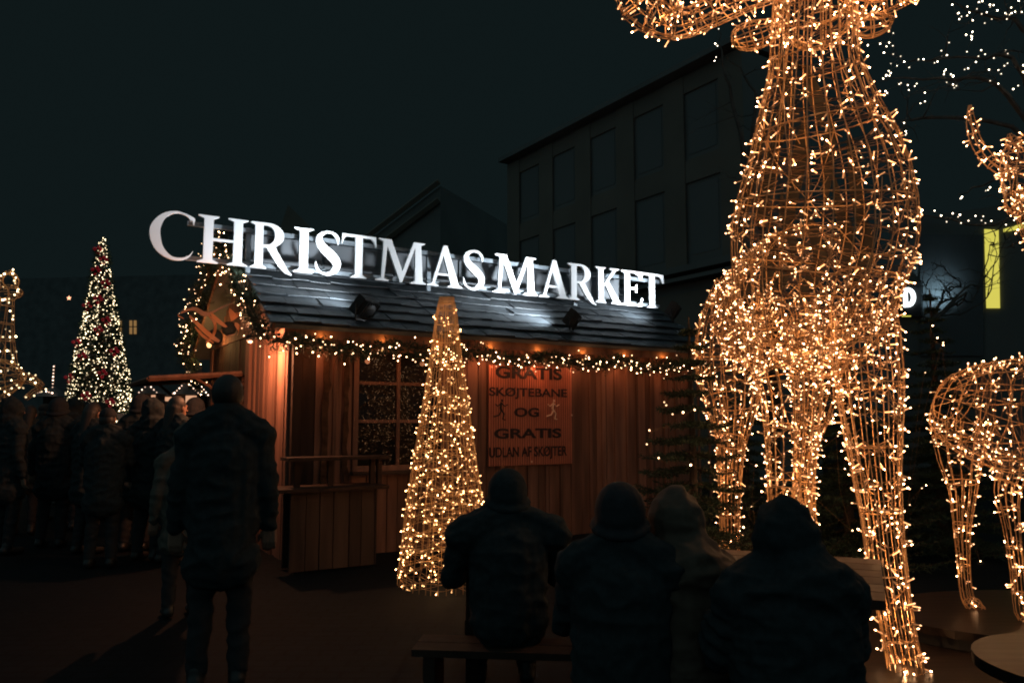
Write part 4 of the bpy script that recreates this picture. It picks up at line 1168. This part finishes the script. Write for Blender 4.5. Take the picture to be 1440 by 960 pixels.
    t.cap(hip - V((.07, 0, 0)), hip + V((.07, 0, 0)), .12, .12, 12)
    out.append(('trousers', remesh(t, .012, 2, .010), TROUS))
    for i in (0, 1):
        s_ = MB(); s_.cap(an[i] - V((0, .03, .035)), an[i] + V((0, .15, -.048)), .050, .040, 10); s_.cap(an[i] - V((0, .01, .02)), an[i] + V((0, 0, .03)), .052, .055, 10)
        out.append(('shoe', remesh(s_, .010, 1), SHOE))
    if headgear == 'beanie':
        h = MB(); h.ell(hd + V((0, -.015, .03)), .110, .122, .125, 16, 12); h.ell(hd + V((0, -.03, .0)), .108, .112, .09, 16, 12); h.tube([hd + V((.112 * math.cos(q * PI / 8), -.02 + .120 * math.sin(q * PI / 8), -.03 + .035 * math.sin(q * PI / 8))) for q in range(17)], .019, 8)
        out.append(('beanie', remesh(h, .010, 1), COATN)); a = MB(); a.ell(hd + V((0, -.045, -.06)), .098, .085, .09, 14, 10); out.append(('hair', remesh(a, .01, 1), HAIR))
    elif headgear == 'cap':
        h = MB(); h.ell(hd + V((0, -.005, .04)), .09, .106, .09, 16, 12); h.cap(hd + V((-.03, .09, .05)), hd + V((.03, .13, .045)), .02, .02, 10); h.ell(hd + V((0, .13, .045)), .07, .06, .012, 12, 6)
        out.append(('flat_cap', remesh(h, .009, 1), COATN)); a = MB(); a.ell(hd + V((0, -.04, -.02)), .084, .075, .09, 14, 10); out.append(('hair', remesh(a, .01, 1), HAIR))
    elif headgear in ('hair', 'long'):
        a = MB(); a.ell(hd + V((0, -.02, .03)), .090, .10, .105, 16, 12)
        if headgear == 'long': a.cap(hd + V((0, -.05, 0)), nk + V((0, -.07, -.1)), .09, .07, 12)
        out.append(('hair', remesh(a, .01, 1), HAIR))
    return out


def place(meshes, loc, rot, sc, lab, group=None, coat=None, hat=None):
    root = None
    for nm, me, m in meshes:
        if nm == 'coat' and coat: m = coat
        if nm in ('beanie',) and hat: m = hat
        if not me.materials: me.materials.append(m)
        o = bpy.data.objects.new(nm, me); COL.objects.link(o)
        if root is None:
            root = o; o.location = loc; o.rotation_euler = (0, 0, rot); o.scale = (sc,) * 3; tag(o, lab, 'person', group)
        else: o.parent = root
        if me.materials[0] != m:
            o.material_slots[0].link = 'OBJECT'; o.material_slots[0].material = m
    return root


stA = person_meshes('stand', 'beanie', 'down'); stB = person_meshes('stand', 'hood', 'down'); stC = person_meshes('stand', 'long', 'front'); stD = person_meshes('stand', 'cap', 'front')


def gpt(px, d):
    q = P(px, 600, d); q.z = 0; return q


# man in front of the serving side
place(person_meshes('stand', 'hair', 'down', hw=1.0), gpt(318, 4.55), .25, 1.0, 'dark-haired person in dark coat standing before the serving opening of the hut')
place(person_meshes('stand', 'hood', 'down', vox=.012), gpt(264, 6.2), .6, .83, 'person with pale beige hood just left of the dark-coated person', coat=COATG)
crowd = [(80, 9.5, 1.0, 0), (104, 11, 1.02, 1), (128, 9, .97, 2), (150, 8.2, .93, 3), (196, 9.2, 1.02, 0), (214, 8.6, .98, 1), (232, 10.5, 1.0, 3), (246, 8.4, 1.0, 2), (60, 12, 1.0, 3), (118, 13, 1.02, 0), (208, 12.5, 1.0, 3), (226, 13, 1.03, 0), (40, 10.5, .97, 2), (15, 9, .99, 1), (272, 9.5, 1.0, 0), (92, 14, 1.0, 2), (140, 12, 1.0, 1), (190, 14, 1, 2)]
for i, (px, d, sc, k) in enumerate(crowd):
    place((stA, stB, stC, stD)[k], gpt(px, d), rnd(-.55, .55), sc, 'person standing as a dark silhouette in the crowd below the lit christmas tree', 'people crowding between the hut and the distant tree')

# seated people in the foreground
se1 = person_meshes('sit', 'beanie', 'front', lean=.12, hw=1.35)
z1 = 4.25
r1 = place(se1, gpt(716, z1) + V((0, -.02, 0)), .1, 1.0, 'seated person in beanie and dark coat before the glowing cone tree', coat=COATK, hat=COATK)
se2 = person_meshes('sit', 'beanie', 'front', lean=.10)
place(se2, gpt(871, 3.28), -.1, 1.0, 'seated person in rounded knit hat left of the puffer hood', coat=COATK, hat=COATN)
se3 = person_meshes('sit', 'puffhood', 'front', lean=.14, puffy=True)
place(se3, gpt(948, 3.4), -.2, .94, 'seated person in brown quilted puffer jacket with hood up', coat=COATB)
se4 = person_meshes('sit', 'puffhood', 'front', lean=.16, puffy=True, hw=1.1)
place(se4, gpt(1112, 3.0), .05, .94, 'large seated person in dark hooded coat before the reindeer front legs', coat=COATK)
# se5 = person_meshes('sit', 'hood', 'front', lean=.1)
# place(se5, gpt(790, 3.95), .35, .86, 'low seated person in dark hood between the beanie and the rounded knit hat', coat=COATK)


# tables and benches
def table(lab, c, L, Wd, h, ang, bench=True):
    t = thing('picnic_table', lab, 'table', c, 'wooden tables for the seated people')
    X_ = V((math.cos(ang), math.sin(ang), 0)); Y_ = V((-X_.y, X_.x, 0)); c = V(c)
    mb = MB(); n = 6
    for k in range(n): mb.box(c + Y_ * (Wd * ((k + .5) / n - .5)) + V((0, 0, h - .02)), L, Wd / n - .008, .04, X_, Y_)
    mb.build('tabletop', WOODT, t)
    mb = MB()
    for a in (-.38, .38):
        mb.box(c + X_ * L * a + V((0, 0, (h - .045) / 2)), .08, Wd * .7, .08, X_, Y_)
    mb.build('crossbeam', WOODD, t)
    for a in (-.38, .38):
        for b in (-.3, .3):
            mb = MB(); mb.box(c + X_ * L * a + Y_ * Wd * b + V((0, 0, (h - .045) / 2)), .07, .07, h - .045, X_, Y_); mb.build('leg', WOODD, t)
    return t


def bench(lab, c, L, ang):
    t = thing('bench', lab, 'bench', c, 'benches under the seated people')
    X_ = V((math.cos(ang), math.sin(ang), 0)); Y_ = V((-X_.y, X_.x, 0)); c = V(c)
    mb = MB()
    for k in (-.5, .5): mb.box(c + Y_ * k * .15 + V((0, 0, .33)), L, .14, .035, X_, Y_)
    mb.build('seat', WOODD, t)
    for a in (-.42, .42):
        mb = MB(); mb.box(c + X_ * L * a + V((0, 0, .155)), .06, .26, .31, X_, Y_); mb.build('leg', WOODD, t)


ra = PZ(1238, 786, .75); rb = PZ(1246, 845, .75)
ey = (ra - rb).normalized(); exx = V((ey.y, -ey.x, 0)); Lt = 1.3; mid_ = (ra + rb) / 2; ta = mid_ - exx * Lt / 2; ta.z = 0
table('wooden table whose lit right end shows beside the reindeer front leg', ta, Lt, (ra - rb).length, .75, math.atan2(exx.y, exx.x))
table('wooden table behind the seated people left of the puffer jacket', V((.28, 4.72, 0)), 1.35, .5, .75, .05)
bench('bench under the rounded knit hat and the puffer jacket', V((.60, 3.32, 0)), 1.3, .05)
bench('bench under the large dark-coated person at the table end', V((1.10, 3.0, 0)), .7, 0)
bench('bench under the person in beanie by the cone tree', V((0.05, 4.2, 0)), 1.1, -.1)


# stages under the reindeer and the round table at the edge
def disc(name, c, rx, ry, z0, z1, m, n=40, parent=None, top=.02):
    mb = MB(); lo = [V((c.x + rx * math.cos(2 * PI * k / n), c.y + ry * math.sin(2 * PI * k / n), z0)) for k in range(n)]
    hi = [V((p.x, p.y, z1)) for p in lo]
    mb.add(lo + hi, [tuple(range(n, 2 * n)), tuple(range(n - 1, -1, -1))] + [(k, (k + 1) % n, n + (k + 1) % n, n + k) for k in range(n)])
    return mb.build(name, m, parent)


c2 = PZ(1500, 862, .2)
st = thing('oval_stage', 'low oval boarded stage under the smaller reindeer', 'stage', V((c2.x, c2.y, 0)), 'low stages under the reindeer')
disc('deck', c2, 1.25, .75, .15, .2, DECK, parent=st); disc('skirt', c2, 1.2, .70, 0, .149, BLACKM, parent=st)
c1 = V((1.85, 5.6, 0)); st = thing('oval_stage', 'low boarded stage edge under the tall reindeer', 'stage', c1, 'low stages under the reindeer')
disc('deck', c1, 1.15, 1.85, .04, .075, DECK, parent=st); disc('skirt', c1, 1.1, 1.8, 0, .039, BLACKM, parent=st)
c3 = PZ(1550, 932, .78); t = thing('round_table', 'round wooden table with faintly lit top at the lower right corner', 'table', V((c3.x, c3.y, 0)))
disc('tabletop', c3, .34, .34, .745, .78, DECK, parent=t); mb = MB(); mb.tube([V((c3.x, c3.y, .03)), V((c3.x, c3.y, .744))], .04, 10); mb.build('leg', HORN, t)
disc('foot', c3, .25, .25, 0, .03, HORN, parent=t)


# ------------------------------------------------------------------ far stalls
def stall(lab, px, d, w, hb, hr, grp='far market stalls', bulbs_n=9, glow=True):
    c = P(px, 600, d); c.z = 0
    t = thing('market_stall', lab, 'stall', c, grp)
    mb = MB()
    mb.box(c + V((0, 1, hb / 2)), w, .1, hb); mb.box(c + V((-w / 2, .5, hb / 2)), .1, 1, hb); mb.box(c + V((w / 2, .5, hb / 2)), .1, 1, hb); mb.box(c + V((0, .0, .5)), w, .08, 1.0)
    mb.build('wall', WOODD, t)
    if glow: mb = MB(); mb.box(c + V((0, .9, hb * .5 + .5)), w - .2, .05, hb - 1.1); mb.build('glow_panel', STALLI, t)  # emissive panel stands in for the lit stall interior
    mb = MB(); a = c + V((-w / 2 - .1, -.1, hb)); b = c + V((w / 2 + .1, -.1, hb)); p = c + V((0, -.1, hr)); k = V((0, 1.3, 0))
    mb.add([a, b, p, a + k, b + k, p + k], [(0, 1, 2), (5, 4, 3), (0, 2, 5, 3), (1, 4, 5, 2), (0, 3, 4, 1)]); mb.build('roof', ROOFD, t)
    cab = MB(); bl = []
    for i in range(bulbs_n):
        f = i / (bulbs_n - 1); q = (a.lerp(p, f * 2) if f < .5 else p.lerp(b, f * 2 - 1)) + V((0, -.06, .05)); bl.append((q, V((0, -1, .2))))
    cab.tube([a + V((0, -.05, .03)), p + V((0, -.05, .03)), b + V((0, -.05, .03))], .01, 4)
    bulbs(cab.build('light_string', CABLE, t), bl, SBF)
    return t


SBF = bulb_mesh('stall_bulb', BP, .042, .042, .01, .01)
stall('far lit stall with a small pointed roof outlined in bulbs', 208, 44, .8, 3.05, 3.5, bulbs_n=7)
stall('far wide stall glowing pink-orange beside the pointed roof', 226, 46, 2.2, 3.0, 3.12, bulbs_n=6)
stall('far stall with gabled roof outlined in white bulbs', 262, 45, 1.15, 3.05, 3.75, bulbs_n=11)
stall('far stall roof beside the gabled one, half outlined in bulbs', 280, 47, .9, 3.0, 3.65, bulbs_n=9, glow=False)
# pyramid of candles
c = P(72, 600, 45); c.z = 0
t = thing('light_spire', 'far slender spire of bulbs on a lit pavilion roof', 'pavilion', c)
mb = MB()
mb.tube([c, c + V((0, 0, 2.9))], .5, 8); mb.build('pavilion_body', WOODD, t)
mb = MB(); mb.add([c + V((-.75, -.75, 2.9)), c + V((.75, -.75, 2.9)), c + V((.75, .75, 2.9)), c + V((-.75, .75, 2.9)), c + V((0, 0, 3.5))], [(0, 1, 4), (1, 2, 4), (2, 3, 4), (3, 0, 4), (3, 2, 1, 0)]); mb.build('roof', ROOFD, t)
cab = MB(); cab.tube([c + V((0, 0, 3.5)), c + V((0, 0, 4.75))], .02, 5)
bl = [(c + V((0, -.05, 3.45 + k * .2)), V((0, -1, 0))) for k in range(7)] + [(c + V((x, -.8, 2.95 + .25 * (1 - abs(x)))), V((0, -1, 0))) for x in (-.5, -.38, -.25, .1, .25, .4, .45)]
bulbs(cab.build('light_string', CABLE, t), bl, SBF)
# pale-lit counter glimpsed in the crowd
t = thing('display_shelf', 'pale lit shelf end glimpsed between people right of the tree foot', 'shelf', gpt(176, 15))
cc = P(172, 585, 15)
mb = MB(); mb.add([P(163, 581, 15), P(173, 581, 15), P(179, 606, 15), P(174, 606, 15)] + [q + V((.0, .3, 0)) for q in (P(163, 581, 15), P(173, 581, 15), P(179, 606, 15), P(174, 606, 15))], [(0, 3, 2, 1), (4, 5, 6, 7), (0, 1, 5, 4), (1, 2, 6, 5), (2, 3, 7, 6), (3, 0, 4, 7)])
mb.build('slanted_board', REDW, t); g0 = V(t['org']); mb = MB(); mb.tube([g0, P(176, 606, 15) + V((0, .15, 0))], .03, 6); mb.build('leg', WOODD, t)
point(P(168, 575, 14.2), 2.2, (1, .5, .35), .05, t)


# ------------------------------------------------------------------ buildings
def quadbox(mb, a, b, depth, z0, z1, mi=0):
    a = V(a); b = V(b); X_ = (b - a).normalized(); Y_ = V((-X_.y, X_.x, 0)); L = (b - a).length
    mb.box((a + b) / 2 + Y_ * depth / 2 + V((0, 0, (z0 + z1) / 2)), L, depth, z1 - z0, X_, Y_)
    return X_, Y_, L


# main building behind the hut, nearer at its right end
A = P(716, 560, 27); Bq = P(1056, 560, 18.3); A.z = Bq.z = 0
bld = thing('townhouse', 'tall shadowed building with narrow dark windows rising behind the lettering', 'building', A, 'buildings around the square')
mb = MB(); Xb, Yb, Lb = quadbox(mb, A, Bq, 2.6, 0, 10.6); mb.build('wall', PLASTD, bld)
mb = MB(); k = 0; s = .0
while s < Lb - .6:
    w = .75; mb.box(A + Xb * (s + w / 2) - Yb * .07 + V((0, 0, 8.0)), w, .03, 5.1, Xb, Yb); s += 1.95
mb.build('pilaster', PLASTER, bld)
mb = MB(); mb.box(A + Xb * Lb / 2 - Yb * .03 + V((0, 0, 7.95)), Lb, .05, .6, Xb, Yb); mb.box(A + Xb * Lb / 2 - Yb * .03 + V((0, 0, 10.3)), Lb, .05, .45, Xb, Yb); mb.build('spandrel', PLASTER, bld)
for z_, d_, t_ in ((5.35, .42, .16), (5.1, .40, .10), (10.68, .42, .14)):
    mb = MB(); mb.box(A + Xb * Lb / 2 - Yb * .2 + V((0, 0, z_)), Lb + .2, d_, t_, Xb, Yb); mb.build('cornice', PLASTD, bld)
mb = MB(); mb.box(A + Xb * Lb / 2 - Yb * .045 + V((0, 0, 2.4)), Lb, .08, 4.78, Xb, Yb); mb.build('ground_storey', PLASTER, bld)
s = .85
while s < Lb - 1:
    for z0, z1 in ((5.75, 7.55), (8.4, 10.0)):
        mb = MB(); mb.box(A + Xb * (s + .48) - Yb * .004 + V((0, 0, (z0 + z1) / 2)), .95, .015, z1 - z0, Xb, Yb); w_ = mb.build('window', BLIND, bld)
    s += 1.95
mb = MB(); mb.add([A + V((0, 0, 10.76)), Bq + V((0, 0, 10.76)), Bq + Yb * 2.6 + V((0, 0, 10.76)), A + Yb * 2.6 + V((0, 0, 10.76)), A + Yb * 1.3 + V((0, 0, 11.4)), Bq + Yb * 1.3 + V((0, 0, 11.4))], [(0, 1, 5, 4), (2, 3, 4, 5), (0, 4, 3), (1, 2, 5), (3, 2, 1, 0)]); mb.build('roof', ROOFD, bld)

# gabled house further left
g1 = P(395, 560, 34); g2 = P(617, 560, 31); g1.z = g2.z = 0
gb = thing('gabled_house', 'dark gabled house whose sloping roof edge shows above the letters MAS', 'building', g1, 'buildings around the square')
ze = P(505, 328, 32).z; zr = P(617, 252, 31).z
mb = MB(); Xg = (g2 - g1).normalized(); Yg = V((-Xg.y, Xg.x, 0)); m_ = g1.lerp(g2, .5)
mb.add([g1, g2, g2 + V((0, 0, zr)), g1 + V((0, 0, ze - 2.6)), g1 + Yg * 9, g2 + Yg * 9, g2 + Yg * 9 + V((0, 0, zr)), g1 + Yg * 9 + V((0, 0, ze - 2.6))], [(0, 1, 2, 3), (4, 7, 6, 5), (0, 3, 7, 4), (1, 5, 6, 2), (3, 2, 6, 7)])
mb.build('wall', PLASTD, gb)
for off, m__ in ((0, PLASTER), (-.75, PLASTER)):
    mb = MB(); a = g1 + V((0, 0, ze - 2.45 + off)) - Yg * .15; b = g2 + V((0, 0, zr + .15 + off)) - Yg * .15
    mb.tube([a, b], .14, 4); mb.build('verge', m__, gb)
mb = MB(); mb.box(g1.lerp(g2, .75) - Yg * .03 + V((0, 0, 4.5)), .9, .06, 1.6, Xg, Yg); mb.build('window', GLASS, gb)
# pointed gable top behind letters R I
p1 = P(392, 335, 36); p2 = P(432, 335, 36); pt = P(405, 288, 36)
hb_ = thing('steep_gable', 'faint pointed gable rising behind the letters R and I', 'building', V((p1.x, p1.y, 0)), 'buildings around the square')
mb = MB(); a = V((p1.x, p1.y, 0)); b = V((p2.x + 1.0, p2.y, 0)); k = V((0, 5, 0)); zt_ = pt.z
mb.add([a, b, b + V((0, 0, p2.z - .3)), V((pt.x, pt.y, zt_)), a + V((0, 0, p1.z + .3)), a + k, b + k, b + k + V((0, 0, p2.z - .3)), V((pt.x, pt.y, zt_)) + k, a + k + V((0, 0, p1.z + .3))],
       [(0, 1, 2, 3, 4), (9, 8, 7, 6, 5), (0, 4, 9, 5), (1, 6, 7, 2), (2, 7, 8, 3), (3, 8, 9, 4)]); mb.build('wall', PLASTER, hb_)

# far left building with lit windows and star
fb = P(-60, 560, 52); fe = P(300, 560, 50); fb.z = fe.z = 0
fbd = thing('far_building', 'unlit distant building with two warm paned windows behind the christmas tree', 'building', fb, 'buildings around the square')
mb = MB(); Xf, Yf, Lf = quadbox(mb, fb, fe, 8, 0, 11); mb.build('wall', ROOFD, fbd)
for x0, x1 in ((166, 170.5), (182, 185.5), (188, 191.5)):
    for y0, y1 in ((450.5, 458.5), (460, 469.5)):
        q = [P(x0, y1, 49), P(x1, y1, 49), P(x1, y0, 49), P(x0, y0, 49)]
        def onf(p): 
            r = p - CAM; tt = ((fb - Yf * .06) - CAM).dot(Yf) / r.dot(Yf); return CAM + r * tt
        q = [onf(p) for p in q]; mb = MB(); mb.add(q + [p + Yf * .04 for p in q], [(0, 1, 2, 3), (7, 6, 5, 4), (0, 4, 5, 1), (1, 5, 6, 2), (2, 6, 7, 3), (3, 7, 4, 0)]); mb.build('window', WINW, fbd)
c = P(97, 419, 45); star = thing('hanging_star', 'small orange glowing star lantern high left of the christmas tree', 'lantern', c)
mb = MB()
pts = []
for k in range(10):
    r = .15 if k % 2 == 0 else .07; a = PI / 2 + k * PI / 5; pts.append(c + V((r * math.cos(a), 0, r * math.sin(a))))
mb.add(pts + [c + V((0, -.1, 0)), c + V((0, .1, 0))], [(k, (k + 1) % 10, 10) for k in range(10)] + [((k + 1) % 10, k, 11) for k in range(10)]); mb.build('star_shade', STAR, star)
mb = MB(); mb.tube([c + V((0, 0, .2)), c + V((0, 5.5, .6))], .012, 4); mb.build('bracket', HORN, star)

# right modern building with D sign and yellow window
r1_ = P(1262, 560, 22); r2_ = P(1560, 560, 19); r1_.z = r2_.z = 0
rb_ = thing('modern_building', 'dark modern building with a narrow yellow lit window behind bare branches', 'building', r1_, 'buildings around the square')
mb = MB(); Xr, Yr, Lr = quadbox(mb, r1_, r2_, 8, 0, 7.2); mb.build('wall', PLASTD, rb_)


def onr(px, py, off=.05):
    r = P(px, py, 1) - CAM; return CAM + r * (((r1_ - Yr * off) - CAM).dot(Yr) / r.dot(Yr))


def slab(q, m, name, parent, th=.04):
    mb = MB(); mb.add(q + [p + Yr * th for p in q], [(0, 1, 2, 3), (7, 6, 5, 4), (0, 4, 5, 1), (1, 5, 6, 2), (2, 6, 7, 3), (3, 7, 4, 0)]); return mb.build(name, m, parent)


slab([onr(1387, 433), onr(1406, 433), onr(1404, 323), onr(1384, 322)], YEL, 'window', rb_)
slab([onr(1411, 326), onr(1442, 321), onr(1442, 313), onr(1411, 322)], YEL, 'lit_strip', rb_)
slab([onr(1294, 500, .09), onr(1383, 500, .09), onr(1383, 330, .09), onr(1294, 330, .09)], GREYW, 'pale_wall_panel', rb_, .05)
ds = thing('shop_sign', 'lit white letter D on dark panel beside the tall reindeer', 'sign', onr(1270, 440, .3), None)
slab([onr(1262, 445, .25), onr(1296, 445, .25), onr(1296, 396, .25), onr(1262, 396, .25)], BLACKM, 'sign_panel', ds, .19)
p0 = onr(1271, 432, .3); pw = (onr(1288.5, 432, .3) - p0).length; ph = onr(1271, 405, .3).z - p0.z
vs, fs = fill2d(glyph('D', pw / ph), .04)
mb = MB(); mb.add([p0 + Xr * (v.x * ph) + V((0, 0, v.y * ph)) - Yr * v.z for v in vs], fs); mb.build('letter', LETD, ds)
slab([onr(1268, 445.2, .27), onr(1281, 445.2, .27), onr(1281, 443.6, .27), onr(1268, 443.6, .27)], YEL, 'lit_edge', ds, .01)
lp = thing('wall_floodlight', 'small floodlight washing the pale wall blue beside the D sign', 'floodlight', onr(1309, 425, .9))
mb = MB(); c = onr(1304, 417, .9); mb.box(c, .2, .1, .12); mb.build('housing', BLACKM, lp)
mb = MB(); mb.tube([c, onr(1300, 417, .1)], .02, 6); mb.build('bracket', BLACKM, lp)
spot(c + Xr * .12 + Yr * .3, onr(1318, 412, .0), 42, (.55, .85, 1), 130, 1, .1, lp)
